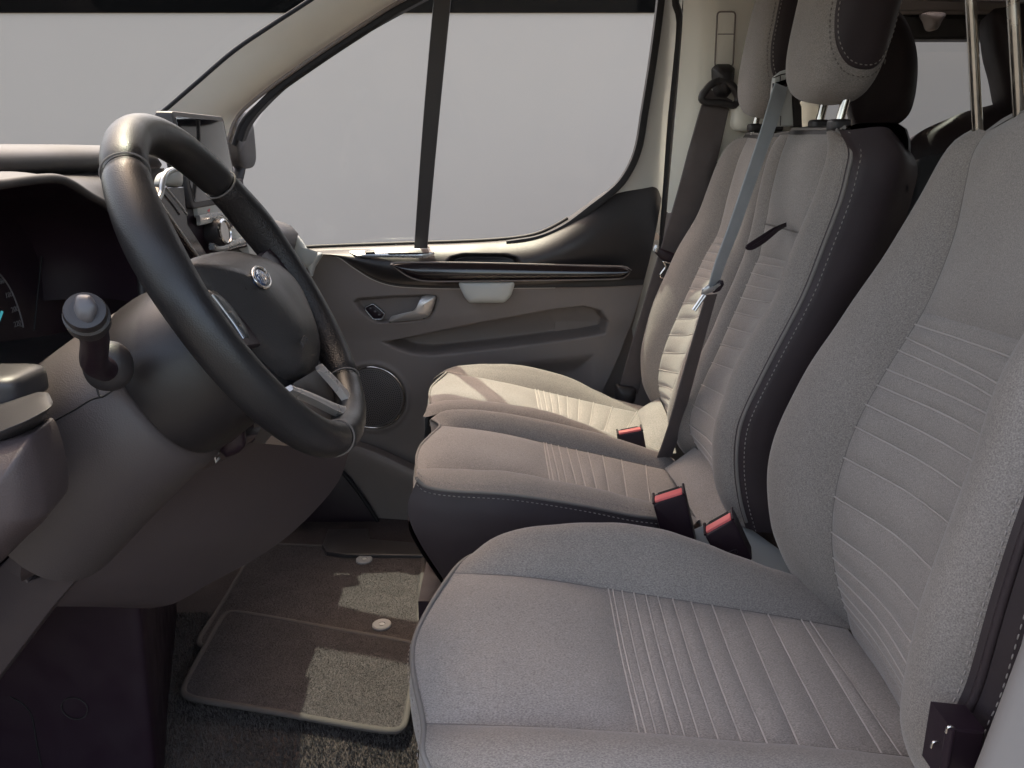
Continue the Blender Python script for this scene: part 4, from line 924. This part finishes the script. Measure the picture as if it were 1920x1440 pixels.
for a, b, pf in order:
    g_ = .004; n = max(20, int((b - a) / .035)); ph = np.linspace(a + g_, b - g_, n); P = rimp((ph + math.pi) % (2 * math.pi) - math.pi)
    T_, _, _ = frames(P); rad = P - C0; rad -= np.outer((rad * NN).sum(1), NN); rad /= np.linalg.norm(rad, axis=1, keepdims=True)
    seg = 28; th = np.linspace(0, 2 * math.pi, seg, endpoint=False)
    thick = np.ones(n); 
    if pf: # thumb grips swell a little
        thick = 1 + .10 * np.exp(-((np.linspace(0, 1, n) - (.22 if a < 1.8 else .78)) / .12) ** 2)
    ends = np.ones(n); ends[[0, -1]] = .86; ends[[1, -2]] = .965
    V = (P[:, None] + (RT_ * thick * ends)[:, None, None] * (np.cos(th)[None, :, None] * rad[:, None] + 1.08 * np.sin(th)[None, :, None] * NN[None, None])).reshape(-1, 3)
    F = gfaces(n, seg, True, wrapv=True) + [tuple(range(seg)), tuple((n - 1) * seg + k for k in range(seg - 1, -1, -1))]
    o = mk('rim_section', V, F, M['leather'], swh, sharp=50); o.data.materials.append(M['perf'])
    if pf:
        for p_ in o.data.polygons:
            k = p_.vertices[0] % seg
            if 10 <= k <= 18: p_.material_index = 1
    # seam stitching groove
    tube('rim_seam', [P[0] + (RT_ * 1.0) * (math.cos(t) * rad[0] + 1.08 * math.sin(t) * NN) for t in np.linspace(0, 2 * math.pi, 24, endpoint=False)], .0010, M['threaddk'], o, closed=True, seg=6)
# hub frame and airbag cover
hubpx = [(350, 494), (378, 479), (430, 471), (482, 480), (520, 505), (549, 541), (575, 598), (594, 652), (597, 680), (587, 697), (565, 702), (541, 690), (480, 630), (420, 572), (372, 522)]
ho = rnd(wps(hubpx, -.012), 110)
hub = dome('airbag_cover', ho, .030, NN, M['hub'], swh, rings=16, p=3.2, skirt=.02)
cen = ho.mean(0)
fr_ = cen + (ho - cen) * 1.10 - NN * .018 + UU * -.004
dome('hub_frame', fr_, .010, NN, M['leather'], swh, rings=6, p=4, skirt=.015)
# emblem: chrome-rimmed blue oval
ec = wp(489, 521, .0150)
def oval(c, a, b, n=48): return np.array([c + LL * a * math.cos(t) + UU * b * math.sin(t) for t in np.linspace(0, 2 * math.pi, n, endpoint=False)])
em = dome('emblem', oval(ec, .0250, .0108), .003, NN, M['blue'], swh, rings=5, skirt=.002)
tube('emblem_rim', oval(ec + NN * .001, .0262, .0118), .0018, M['chrome'], em, closed=True, seg=8)
text('emblem_script', 'Ford', .0155, ec + NN * .0042, LL, UU, M['chrome'], em, depth=.0006, shear=.35)
text('airbag_lettering', 'AIRBAG', .0088, wp(570, 640, .0155), LL, UU, M['grain'], hub, depth=.0010)
lathe('cover_dimple', [(.0022, 0), (.0, .0004)], wp(461, 541, .0175), NN, M['mask'], hub, 12)
# spokes
def bar(name, a, b, wa, wb, th, m, parent):
    return ribbon(name, [a, (a + b) / 2, b], UU, [wa, (wa + wb) / 2, wb], th, m, parent, n=14)
bar('spoke', wl(.05, -.012, -.016), wl(.160, .006, -.006), .070, .046, .016, M['black'], swh)
bar('spoke', wl(-.05, -.018, -.016), wl(-.166, -.012, .0), .060, .030, .012, M['black'], swh)
# switch pods
def pod(px, n, keys):
    o = dome('switch_pod', rcorner(wps(px, n), .2, 4), .004, NN, M['key'], swh, rings=4, p=4, skirt=.012)
    for kp in keys: dome('key', rcorner(wps(kp, n + .004), .2, 3), .0016, NN, M['key'], o, rings=3, skirt=.003)
    return o
o = pod([(508, 492), (527, 490), (548, 506), (566, 530), (573, 550), (556, 566), (545, 560), (530, 530)], -.006,
        [[(520, 497), (538, 504), (556, 526), (541, 531)], [(543, 533), (558, 529), (570, 549), (556, 561)]])
for pp in ([(513, 496), (520, 502), (516, 505)], [(522, 505), (527, 513), (519, 512)], [(528, 513), (533, 520), (526, 521)], [(533, 522), (540, 530), (533, 530)]):
    plate('key_symbol', wps(pp, .0005), NN * -.001, M['mask'], o, .0001)
o = pod([(390, 543), (405, 546), (432, 573), (466, 625), (470, 642), (455, 640), (430, 610), (400, 566)], -.006,
        [[(398, 549), (408, 553), (432, 582), (424, 590)], [(428, 584), (434, 582), (450, 606), (444, 612)], [(447, 610), (452, 607), (466, 630), (460, 634)]])
tube('pod_trim', wps([(397, 553), (420, 583), (440, 610), (456, 635)], .002), .0016, M['silver'], o, n=16)
# lower silver spoke: two arms with a dark web between
ax_ = wp(664, 768, 0) - wp(600, 690, 0); ax_ /= np.linalg.norm(ax_); pw_ = np.cross(NN, ax_)
ribbon('silver_spoke', wps([(598, 688), (628, 720), (650, 747), (666, 770)], .006), pw_, [.007, .014, .020, .022], .008, M['handle'], swh, n=24)
ax2 = wp(655, 780, 0) - wp(545, 732, 0); ax2 /= np.linalg.norm(ax2); pw2 = np.cross(NN, ax2)
ribbon('silver_spoke', wps([(540, 730), (585, 748), (628, 768), (660, 778)], .004), pw2, [.006, .009, .012, .014], .008, M['handle'], swh, n=24)
dome('spoke_web', rcorner(wps([(545, 722), (598, 690), (652, 748), (652, 766), (640, 770), (600, 756)], -.012), .2), .003, NN, M['grain'], swh, rings=4)
tube('spoke_brace', wps([(548, 736), (590, 764), (640, 790)], -.02), .009, M['taupe'], swh, n=20)

# ---------------------------------------------------------------- dashboard
db = thing('dashboard', 'charcoal and taupe dashboard with instrument hood, tablet screen and steering column', 'dashboard', (-.75, 1.15, .0))
# top pad roll across the driver side
sec = [(-1.35, .955), (-.95, .985), (-.66, 1.004), (-.595, 1.004), (-.572, .998), (-.561, .986), (-.566, .974), (-.60, .966), (-.68, .962)]
def xsec(sec, y, dx=0, dz=0): return Rail([(x + dx, y, z + dz) for x, z in sec])
loft('top_pad', [xsec(sec, .34, -.03, -.01), xsec(sec, .6), xsec(sec, .9), xsec(sec, 1.15), xsec(sec, 1.30, -.01, -.004), xsec(sec, 1.34, -.05, -.03)], M['dash'], db, (0, 0, 1), 60, 40)
# passenger side body
sp_ = [(-1.35, .92), (-.95, .895), (-.72, .865), (-.58, .835), (-.545, .815), (-.54, .795), (-.56, .74), (-.60, .64), (-.585, .56), (-.62, .47), (-.78, .42), (-1.0, .42)]
loft('passenger_pad', [xsec(sp_, 1.30, .0, .02), xsec(sp_, 1.45, .008), xsec(sp_, 1.7, .008), xsec(sp_, 1.92, .01, -.005), xsec(sp_, 1.985, -.02, -.02)], M['dash'], db, (0, 0, 1), 60, 30)
dome('end_vent', rnd([W(522, 430, 1.93), W(548, 432, 1.93), W(566, 450, 1.93), W(580, 470, 1.93), W(596, 474, 1.93), W(578, 500, 1.93), W(548, 490, 1.93), (-.62, 1.93, .78)], 40), .012, (.5, -1, .3), M['bezel'], db, rings=5, skirt=.03)
# instrument hood: pale lip, inner cavity, skin up to the pad
lipP = [WX(u, v, -.50) for u, v in [(-260, 366), (-150, 352), (-60, 348), (0, 345), (60, 337), (105, 335), (132, 344), (165, 365), (205, 389), (240, 432), (262, 500), (268, 570)]]
lip = Rail(lipP)
tube('hood_lip', lip.at(np.linspace(0, 1, 80)), .0052, M['dash'], db, seg=12)
cc = np.array((-.64, .78, .86))
inner = Rail([np.array((-.64, cc[1] + (p[1] - cc[1]) * 1.02 + .005, cc[2] + (p[2] - cc[2]) * .96)) for p in lip.at(np.linspace(0, 1, 24))])
loft('hood_lining', [lip, mixr(lip, inner, .5, (0, .012, .004)), inner], M['black'], db, (.2, -.3, -1), 60, 14)
padl = Rail([(-.575, y, .970) for y in np.linspace(.30, 1.32, 8)])
loft('hood_skin', [lip.off((0, 0, .003)), mixr(lip, padl, .5, (.004, 0, .008)), padl], M['dash'], db, (1, 0, .3), 60, 12)
# cluster face and its marks
clu = plate('instrument_cluster', np.array([(-.64, .45, .72), (-.64, 1.20, .72), (-.64, 1.20, .96), (-.64, .45, .96)]), (-.02, 0, 0), M['black'], db, .002)
arc = Rail([WX(u, v, -.636) for u, v in [(-40, 492), (-18, 500), (0, 515), (13, 531), (24, 551), (34, 577), (41, 600), (44, 614)]])
tube('dial_arc', arc.at(np.linspace(0, 1, 40)), .0010, M['dial'], clu, seg=6)
for (u, v, s) in ((1, 528, '160'), (17, 553, '180'), (28, 580, '200'), (33, 607, '220')):
    text('dial_number', s, .010, WX(u, v, -.6375), (0, 1, 0), (0, 0, 1), M['dial'], clu, depth=.0003)
for s_ in (.42, .60, .80, .985):
    a = arc.at(s_)[0]; b = a + (WX(-60, 600, -.636) - a) * .10; tube('dial_tick', [a, b], .0008, M['dial'], clu, seg=5)
tube('needle', [WX(4, 584, -.634), WX(-4, 606, -.634)], .0016, M['teal'], clu, seg=6)
tube('cluster_seam', [WX(78, 480, -.634), WX(72, 540, -.634), WX(64, 620, -.634)], .0012, M['rubber'], db, n=10)
loft('hood_floor', [Rail([WX(u, v, -.63) for u, v in [(-120, 655), (0, 641), (60, 633), (130, 620), (250, 590)]]), Rail([WX(u, v, -.56) for u, v in [(-160, 700), (0, 680), (60, 672), (130, 660), (250, 640)]]), Rail([WX(u, v, -.50) for u, v in [(-200, 780), (-20, 735), (50, 722), (120, 715), (240, 700)]])], M['grain'], db, (.3, 0, 1), 30, 12)
# bulk of the dash behind everything
quad_box('dash_core', -1.25, -.66, .36, 1.95, .42, .93, M['black'], db)
# tablet screen
scr = [WX(u, v, -.525) for u, v in [(346, 208), (440, 214), (452, 372), (372, 372)]]
sA, sB = scr[0], scr[1]
tx0, tx1 = -.525, -.548
yl, yr, zb, zt_ = 1.292, 1.522, .905, 1.058
tilt = lambda z: -.10 * (z - zb)
hs = rcorner(np.array([(tx0 + tilt(z), y, z) for y, z in ((yl, zt_), (yr, zt_), (yr, zb), (yl, zb))]), .06, 5)
tab_ = plate('tablet_screen', hs, (-.026, 0, 0), M['grain'], db, .003)
ins = rcorner(np.array([(tx0 + .0012 + tilt(z), y, z) for y, z in ((yl + .010, zt_ - .008), (yr - .010, zt_ - .008), (yr - .010, zb + .01), (yl + .010, zb + .01))]), .04, 4)
plate('screen_glass', ins, (-.002, 0, 0), M['mirror'], tab_, .0005)
quad_box('screen_stalk', -.575, -.535, 1.285, 1.35, .72, .93, M['black'], tab_)
# centre stack
quad_box('centre_stack', -.70, -.536, 1.17, 1.50, .42, .925, M['black'], db)
CX = -.528
def cxs(lst, d=0): return np.array([WX(u, v, CX + d) for u, v in lst])
plate('control_panel', rcorner(cxs([(368, 378), (385, 374), (402, 378), (440, 410), (372, 408)]), .15), (-.01, 0, 0), M['bezel'], db, .001)
plate('warning_symbol', cxs([(389, 395), (394, 391), (393, 398)], .001), (-.001, 0, 0), M['red'], db, .0001)
ribbon('silver_bar', cxs([(371, 409), (400, 404), (440, 396)], .004), (0, 0, 1), .010, .006, M['silver'], db)
ribbon('silver_bar', cxs([(372, 418), (400, 412), (450, 404)], .002), (0, 0, 1), .008, .006, M['bezel'], db)
kc = WX(400, 437, CX)
kn = lathe('rotary_knob', [(.024, -.006), (.024, .014), (.0225, .020), (.020, .0215)], kc, (1, -.1, .12), M['grain'], db, 36)
lathe('knob_ring', [(.0225, .019), (.0228, .023), (.0195, .0245), (.0185, .022), (.0, .0222)], kc, (1, -.1, .12), M['chrome'], kn, 36)
plate('control_panel', rcorner(cxs([(416, 432), (445, 426), (464, 446), (418, 454)]), .1), (-.01, 0, 0), M['bezel'], db, .001)
ribbon('silver_bar', cxs([(396, 462), (412, 466), (440, 455), (470, 447)], .006), (0, 0, 1), .012, .008, M['silver'], db)
ribbon('dark_bar', cxs([(405, 474), (440, 463), (475, 455)], .004), (0, 0, 1), .010, .008, M['gloss'], db)
plate('side_cheek', cxs([(462, 452), (486, 470), (486, 486), (470, 484)], .01), (-.03, 0, 0), M['bezel'], db, .002)
# centre air vent with silver surround, and the gloss strip running down from it
VX = -.505
tube('vent_surround', [WX(u, v, VX) for u, v in [(296, 374), (302, 362), (304, 346), (308, 330), (318, 320), (338, 316)]], .0042, M['silver'], db, n=30)
dome('vent_face', rnd([WX(u, v, VX - .004) for u, v in [(309, 338), (314, 324), (326, 317), (340, 316), (342, 346), (326, 348), (312, 346)]], 30), .006, (1, -.3, .2), M['bezel'], db, rings=5, skirt=.02)
tube('vent_edge', [WX(u, v, VX) for u, v in [(310, 350), (322, 365), (336, 382), (350, 402)]], .0018, M['silver'], db, n=12)
plate('vent_side', np.array([WX(u, v, VX - .006) for u, v in [(300, 372), (310, 350), (345, 350), (352, 420), (390, 480), (370, 486)]]), (-.03, 0, 0), M['gloss'], db, .002)
tube('gloss_strip', [WX(u, v, -.47) for u, v in [(292, 372), (300, 388), (325, 425), (350, 460), (375, 494)]], .0055, M['gloss'], db, n=30)
tube('strip_edge', [WX(u, v, -.465) for u, v in [(296, 372), (306, 388), (332, 425), (358, 462), (382, 494)]], .0016, M['silver'], db, n=30)
# steering column: dark drum behind the wheel and the grey cowl further forward
def ringloft(name, secs, m, parent, seg=44, cap=False):
    V = []
    for d, rl, ru, ou in secs:
        for t in np.linspace(0, 2 * math.pi, seg, endpoint=False):
            c, s = math.cos(t), math.sin(t); e = .82
            V.append(C0 - NN * d + LL * rl * np.sign(s) * abs(s) ** e + UU * (ou + ru * np.sign(c) * abs(c) ** e))
    F = gfaces(len(secs), seg, True, wrapv=True); F = [f[::-1] for f in F]
    if cap: F.append(tuple(range(seg)))
    return mk(name, V, F, m, parent, sharp=45)
ringloft('column_drum', [(.030, .090, .062, -.034), (.034, .104, .074, -.034), (.055, .114, .082, -.034), (.100, .122, .088, -.034), (.116, .120, .087, -.034), (.118, .114, .082, -.034)], M['drum'], db, cap=True)
cowl = ringloft('column_cowl', [(.112, .100, .070, -.036), (.120, .118, .085, -.036), (.128, .126, .090, -.038), (.17, .130, .094, -.042), (.22, .132, .098, -.05), (.30, .136, .10, -.07)], M['mtaupe'], db)
# tiny joint lines on the cowl
for L_ in ([(176, 706), (181, 726), (190, 744), (216, 728), (243, 711)], [(100, 790), (140, 768), (170, 750), (190, 744)]):
    q_ = hit(cowl, rnd([(u, v, 0) for u, v in L_], 24, False)[:, :2], .0002)
    if len(q_) > 3: tube('cowl_joint', q_, .0009, M['rubber'], db)
# lower cowl and knee panel
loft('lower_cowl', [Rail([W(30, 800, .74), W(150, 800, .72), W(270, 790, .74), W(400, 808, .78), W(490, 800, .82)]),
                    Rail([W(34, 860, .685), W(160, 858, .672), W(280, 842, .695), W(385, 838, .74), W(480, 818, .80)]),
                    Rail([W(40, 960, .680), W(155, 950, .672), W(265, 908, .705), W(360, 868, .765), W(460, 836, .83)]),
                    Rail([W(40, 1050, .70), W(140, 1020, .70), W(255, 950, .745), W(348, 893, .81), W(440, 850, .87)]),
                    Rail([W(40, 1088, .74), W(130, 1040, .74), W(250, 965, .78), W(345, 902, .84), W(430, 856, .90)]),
                    Rail([W(60, 1080, .84), W(150, 1030, .84), W(262, 958, .88), W(352, 898, .93), W(435, 852, .96)])], M['shadetaupe'], db, (.3, -1, -.2), 50, 56)
kL = Rail([W(470, 830, .90), W(380, 880, .88), W(300, 932, .87), W(232, 988, .86), (W(192, 1024, .855)), W(150, 1072, .85), W(120, 1110, .85), W(98, 1137, .85)])
kM = Rail([W(560, 838, .98), W(500, 885, .96), W(435, 945, .945), W(375, 1005, .93), W(320, 1045, .92), W(262, 1088, .91), W(220, 1120, .91), W(190, 1138, .91)])
kR = Rail([W(654, 850, 1.10), W(636, 900, 1.09), W(597, 950, 1.07), W(540, 1005, 1.05), W(475, 1050, 1.03), W(395, 1093, 1.0), W(330, 1130, .98), W(280, 1141, .97)])
kR2 = Rail(kR.at(np.linspace(0, 1, 10)) + np.array((-.03, .05, .015))); kR3 = Rail(kR.at(np.linspace(0, 1, 10)) + np.array((-.12, .10, .05)))
loft('knee_panel', [kL, kM, kR], M['shadetaupe'], db, (.5, -1, 0), 60, 40, swell=.004, pu=10, pv=2)
loft('knee_panel_edge', [kR, kR2, kR3], M['shadetaupe'], db, (.8, .3, -.3), 50, 10)
sidep = [W(u, v, .83) for u, v in [(-80, 1120), (0, 1062), (40, 1020), (40, 1058), (46, 1082), (52, 1090), (78, 1081), (108, 1058), (146, 1012), (200, 985), (196, 1020), (150, 1080), (98, 1140), (0, 1268), (-80, 1370)]]
plate('side_panel', np.array(sidep), (0, .03, 0), M['shadetaupe'], db, .003)
plate('cavity_back', np.array([W(u, v, .90) for u, v in [(-60, 960), (260, 960), (220, 1110), (-60, 1130)]]), (0, .02, 0), M['black'], db, .002)
block('cavity_screw', W(82, 1050, .88), (.002, .002, .002), M['chrome'], db, n=3)
# near lower-left bolster and switch shelf
dome('knee_bolster', rnd([W(u, v, .545) for u, v in [(-200, 840), (-60, 840), (0, 830), (40, 822), (60, 820), (76, 858), (87, 905), (91, 950), (84, 974), (48, 1008), (0, 1056), (-60, 1100), (-200, 1150)]], 80), .030, (.3, -1, .1), M['shadetaupe'], db, rings=14, p=3.5, skirt=.06)
r0 = Rail([W(-80, 772, .62), W(0, 754, .62), W(45, 743, .62), W(72, 735, .62), W(86, 738, .62)])
r1 = Rail([W(-80, 836, .545), W(0, 803, .545), W(50, 782, .55), W(88, 762, .56), W(99, 754, .575)])
r2 = Rail([W(-80, 852, .540), W(0, 812, .540), W(50, 791, .545), W(88, 770, .556), W(98, 760, .575)])
r3 = Rail([W(-80, 880, .57), W(0, 838, .57), W(40, 822, .58), W(70, 804, .59), W(92, 778, .60)])
loft('switch_shelf', [r0, mixr(r0, r1, .5, (0, 0, .004)), r1, r2, mixr(r2, r3, .5, (0, -.006, 0)), r3], M['dash'], db, (0, -.5, 1), 40, 36)
V, F = pcube((.035, .03, .014), 5, 10); mk('light_switch', V + (W(8, 722, .64) + np.array((-.008, 0, 0))), F, M['dash'], db)
# dark lower wall of the footwell
def vw(u0, u1, Y): return Rail([W(u0 + (u1 - u0) * k, 1120 + 360 * k, Y) for k in np.linspace(0, 1, 6)])
loft('footwell_wall', [vw(-120, -90, 1.0), vw(60, 80, 1.0), vw(200, 238, 1.0), vw(250, 282, 1.003), vw(268, 300, 1.018), vw(282, 312, 1.06), vw(300, 326, 1.20), vw(330, 350, 1.5)], M['black'], db, (.3, -1, 0), 20, 60)
tube('wall_plug', [W(140, 1328, .999) + .020 * np.array((math.cos(t), -.02, math.sin(t))) for t in np.linspace(0, 2 * math.pi, 40, endpoint=False)], .0010, M['grain'], db, closed=True, seg=6)
tube('wall_joint', [W(18, 1306, .999), W(45, 1322, .999), W(60, 1345, .999), W(68, 1390, .999), W(78, 1440, .999)], .0010, M['mask'], db, n=24)
# stalk
s0, s1 = W(197, 692, .625), W(161, 588, .515)
st = tube('indicator_stalk', [s0, s0 + (s1 - s0) * .25 + np.array((-.006, 0, -.004)), s0 + (s1 - s0) * .6, s1], [.0105, .0105, .0100, .0105, .0115], M['black'], db, n=24, seg=20)
d_ = (s1 - s0) / np.linalg.norm(s1 - s0); tip = s1
lathe('stalk_collar', [(.0118, -.026), (.0145, -.016), (.0148, -.004), (.0130, -.003), (.0138, .003), (.0128, .007), (.0095, .0075)], tip, d_, M['grain'], st, 30)
dome('stalk_cap', rcorner(np.array([tip + d_ * .0085 + a * np.array((1, 0, 0)) + b * np.array((0, .35, .94)) for a, b in ((-.006, .010), (.004, .010), (.009, .002), (.005, -.009), (-.005, -.009), (-.009, 0))]), .3), .004, d_, M['capgrey'], st, rings=4, skirt=.004)
V, F = pcube((.020, .018, .022), 2.2, 12); mk('stalk_boot', V + W(203, 686, .640), F, M['grain'], st)

# ignition key hanging under the column
ik = thing('ignition_key', 'black key fob with small oval emblem hanging under the steering column', 'key', W(430, 800, .77))
fb = dome('key_fob', rcorner(np.array([W(u, v, .77) for u, v in [(418, 790), (456, 792), (460, 836), (448, 850), (424, 858), (412, 846), (412, 812)]]), .25), .006, (.2, -1, 0), M['black'], ik, rings=6, skirt=.012)
e2 = dome('fob_emblem', rnd([W(434 + 8 * math.cos(t), 808 + 13 * math.sin(t), .7635) for t in np.linspace(0, 2 * math.pi, 16, endpoint=False)], 28), .001, (.2, -1, 0), M['blue'], ik, rings=3, skirt=.002)
tube('emblem_rim', [W(434 + 8 * math.cos(t), 808 + 13 * math.sin(t), .7628) for t in np.linspace(0, 2 * math.pi, 24, endpoint=False)], .0008, M['chrome'], e2, closed=True, seg=6)
tube('tag_wire', [W(u, v, .775) for u, v in [(398, 828), (401, 848), (405, 868), (411, 858)]], .0013, M['silver'], ik)
for k in range(3): tube('tag_wire', [W(400 + 2 * k, 834 + 10 * k, .775), W(410 + k, 828 + 10 * k, .775)], .0010, M['silver'], ik, seg=6)
# door bin seen below the speaker
bt = Rail([W(u, v, y) for u, v, y in [(560, 812, 1.98), (640, 832, 1.965), (700, 851, 1.95), (790, 892, 1.94), (880, 930, 1.94)]])
loft('door_bin', [bt.off((0, .07, -.01)), bt.off((0, .012, .004)), bt, bt.off((0, -.004, -.03)), bt.off((-.0, .01, -.12)), bt.off((0, .03, -.32))], M['taupe'], door, (0, -1, .2), 40, 24)
# ---------------------------------------------------------------- far footwell
kp = thing('footwell_shade_panel', 'added black panel standing in for shade in the passenger footwell below the door', 'shade panel', (-.5, 1.97, .05))
plate('panel_face', np.array([W(u, v, 1.95) for u, v in [(420, 900), (560, 850), (622, 866), (655, 900), (690, 948), (728, 1012), (720, 1040), (420, 1060)]]), (0, .05, 0), M['black'], kp, .004)  # black sheet put where the footwell is only in shade
tube('panel_edge', [W(u, v, 1.952) for u, v in [(622, 866), (655, 900), (690, 948), (728, 1012)]], .006, M['rubber'], kp, n=20)
# ---------------------------------------------------------------- belts and buckles
ob = thing('seat_belt', 'dark outer seat belt hanging from the pale door pillar to its floor anchor', 'seat belt', W(1180, 745, 1.93))
wb = [W(1352, 178, 1.90), W(1340, 205, 1.895), W(1318, 290, 1.895), W(1290, 385, 1.90), W(1262, 465, 1.905), W(1240, 530, 1.91), W(1218, 600, 1.915), W(1190, 690, 1.92), W(1178, 735, 1.925)]
wd = [(1, 0, -.1), (1, 0, -.05), (1, 0, .1), (1, .05, .15), (1, .1, .2), (1, .1, .25), (1, .1, .3), (1, .1, .25), (1, 0, .1)]
ribbon('webbing', wb, wd, [.060, .066, .074, .070, .062, .058, .056, .054, .052], .0022, M['web'], ob, n=80)
# second strand behind it
ribbon('webbing', [W(1366, 205, 1.93), W(1355, 300, 1.93), W(1335, 375, 1.94), W(1300, 470, 1.945)], (1, 0, .1), .045, .002, M['web'], ob, n=40)
gd_ = W(1352, 168, 1.885)
gu = dome('belt_guide', rcorner(np.array([W(u, v, 1.89) for u, v in [(1336, 128), (1344, 120), (1368, 120), (1378, 128), (1374, 170), (1362, 184), (1342, 180), (1338, 160)]]), .25), .022, (0, -1, 0), M['grain'], ob, rings=8, p=3, skirt=.03)
tube('guide_loop', [W(u, v, 1.875) for u, v in [(1318, 176), (1334, 158), (1352, 152), (1372, 160), (1384, 184), (1376, 197), (1352, 193), (1326, 192), (1316, 186)]], .0085, M['grain'], ob, n=60, closed=True)
# tongue resting on the webbing
tb = rcorner(np.array([W(u, v, 1.885) for u, v in [(1228, 460), (1240, 466), (1274, 478), (1284, 484), (1280, 495), (1262, 498), (1240, 486), (1228, 474)]]), .2)
to = dome('tongue', tb, .006, (0, -1, .1), M['black'], ob, rings=5, skirt=.006)
tube('tongue_plate', [W(u, v, 1.882) for u, v in [(1243, 490), (1248, 500), (1240, 512), (1238, 518), (1244, 522), (1256, 522), (1262, 512), (1266, 498)]], .0028, M['chrome'], to, n=40, closed=True)
lathe('tongue_roller', [(.006, -.008), (.007, 0), (.006, .008)], W(1230, 466, 1.883), (.3, 0, 1), M['silver'], to, 12)
an = dome('floor_anchor', rcorner(np.array([W(u, v, 1.905) for u, v in [(1156, 722), (1194, 728), (1190, 755), (1178, 768), (1158, 764), (1154, 745)]]), .25), .012, (0, -1, .1), M['grain'], ob, rings=5, skirt=.03)

cb = thing('seat_belt', 'centre seat belt running from the grey outlet between the headrests down to the cushion', 'seat belt', W(1250, 855, 1.46))
p0 = [W(1464, 160, 1.470), W(1460, 178, 1.463), W(1438, 248, 1.432), W(1408, 335, 1.41), W(1375, 430, 1.395), W(1352, 490, 1.395), W(1336, 540, 1.40)]
wdir = [(.85, .3, .1), (.85, .45, .1), (.82, .5, .1), (.8, .55, .1), (.8, .55, .1), (.8, .55, .1), (.75, .6, .1)]
ribbon('webbing', p0, wdir, [.026, .032, .032, .032, .032, .032, .030], .0022, M['websheen'], cb, n=70)
p1 = [W(1334, 552, 1.402), W(1318, 608, 1.41), W(1300, 672, 1.42), W(1280, 745, 1.43), W(1262, 810, 1.445), W(1244, 862, 1.46)]
ribbon('webbing', p1, [(.8, .55, .1), (.8, .55, .15), (.8, .5, .2), (.82, .5, .2), (.85, .45, .2), (.9, .4, .2)], [.032, .034, .036, .038, .040, .040], .0022, M['web'], cb, n=60)
t0 = W(1332, 542, 1.385)
tg2 = dome('tongue', rcorner(np.array([W(u, v, 1.385) for u, v in [(1316, 542), (1328, 532), (1332, 538), (1350, 530), (1352, 534), (1338, 546), (1324, 552), (1314, 552)]]), .2), .004, (-.3, -1, .3), M['silver'], cb, rings=4, skirt=.004)
plate('tongue_grip', rcorner(np.array([W(u, v, 1.389) for u, v in [(1336, 544), (1350, 526), (1356, 526), (1358, 534), (1350, 546), (1338, 550)]]), .2), (0, .006, 0), M['black'], tg2, .001)
tube('tongue_blade', [W(1319, 552, 1.386), W(1299, 581, 1.384)], .0024, M['chrome'], tg2)
tube('tongue_blade', [W(1323, 554, 1.386), W(1303, 583, 1.384)], .0024, M['chrome'], tg2)

def buckle(label, tl, tr, br, bl, Y, th, thdir, dim=1.0, logo=False):
    """tl, tr, br, bl: photo corners of the front face; top face tilts back by thdir"""
    o = thing('belt_buckle', label, 'belt buckle', W((br[0] + bl[0]) / 2, (br[1] + bl[1]) / 2, Y), 'belt buckles between the seats')
    A, B, Cc, Dd = (W(*p, Y) for p in (tl, tr, br, bl)); td = np.asarray(thdir, float); td /= np.linalg.norm(td); td *= th
    x = (B - A) / np.linalg.norm(B - A); y = np.cross(td / th, x)
    # body with hollow mouth at the top
    outl = rcorner(np.array([A, B, Cc, Dd]), .10, 4)
    bo_ = plate('buckle_body', outl, td, M['black'], o, .003)
    upv = (A + B - Cc - Dd) / 2; upv /= np.linalg.norm(upv)
    w_ = np.linalg.norm(B - A)
    def tp(a, b, h): return A + (B - A) * a + td * b + upv * h
    btn = plate('release_button', rcorner(np.array([tp(.07, .14, .004), tp(.93, .14, .004), tp(.93, .62, .004), tp(.07, .62, .004)]), .2, 4), -upv * .012, M['red'], o, .0015)
    plate('buckle_slot', rcorner(np.array([tp(.16, .66, .003), tp(.84, .66, .003), tp(.84, .90, .003), tp(.16, .90, .003)]), .2, 4), -upv * .01, M['mask'], o, .0005)
    for e in (.03, .97): tube('mouth_edge', [tp(e, .05, .001), tp(e, .95, .003)], .0022, M['black'], o, seg=8)
    if logo:
        c = (A + Cc) / 2 + (Cc - B) * .12 - td / th * .0008; nx = x; ny = np.cross(nx, td / th); ny /= np.linalg.norm(ny)
        tube('buckle_mark', [c + nx * .011 * math.cos(t) + ny * .0055 * math.sin(t) for t in np.linspace(0, 2 * math.pi, 28, endpoint=False)], .0005, M['grain'], o, closed=True, seg=6)
        text('buckle_script', 'Ford', .0075, c - td / th * .0003, nx, -ny if ny[2] < 0 else ny, M['grain'], o, depth=.0002, shear=.3)
    return o
buckle('black belt buckle with red button on the sunlit window seat', (1158, 817), (1206, 808), (1214, 852), (1160, 836), 1.50, .022, (0, .8, .1))
buckle('tall black buckle with pink-red button beside the centre cushion', (1224, 947), (1284, 928), (1308, 1034), (1242, 1012), 1.085, .024, (.15, .9, .25))
buckle('low black buckle with oval mark, nearest the driver seat', (1321, 1006), (1376, 975), (1412, 1052), (1348, 1052), 1.045, .026, (.2, .9, .25), logo=True)
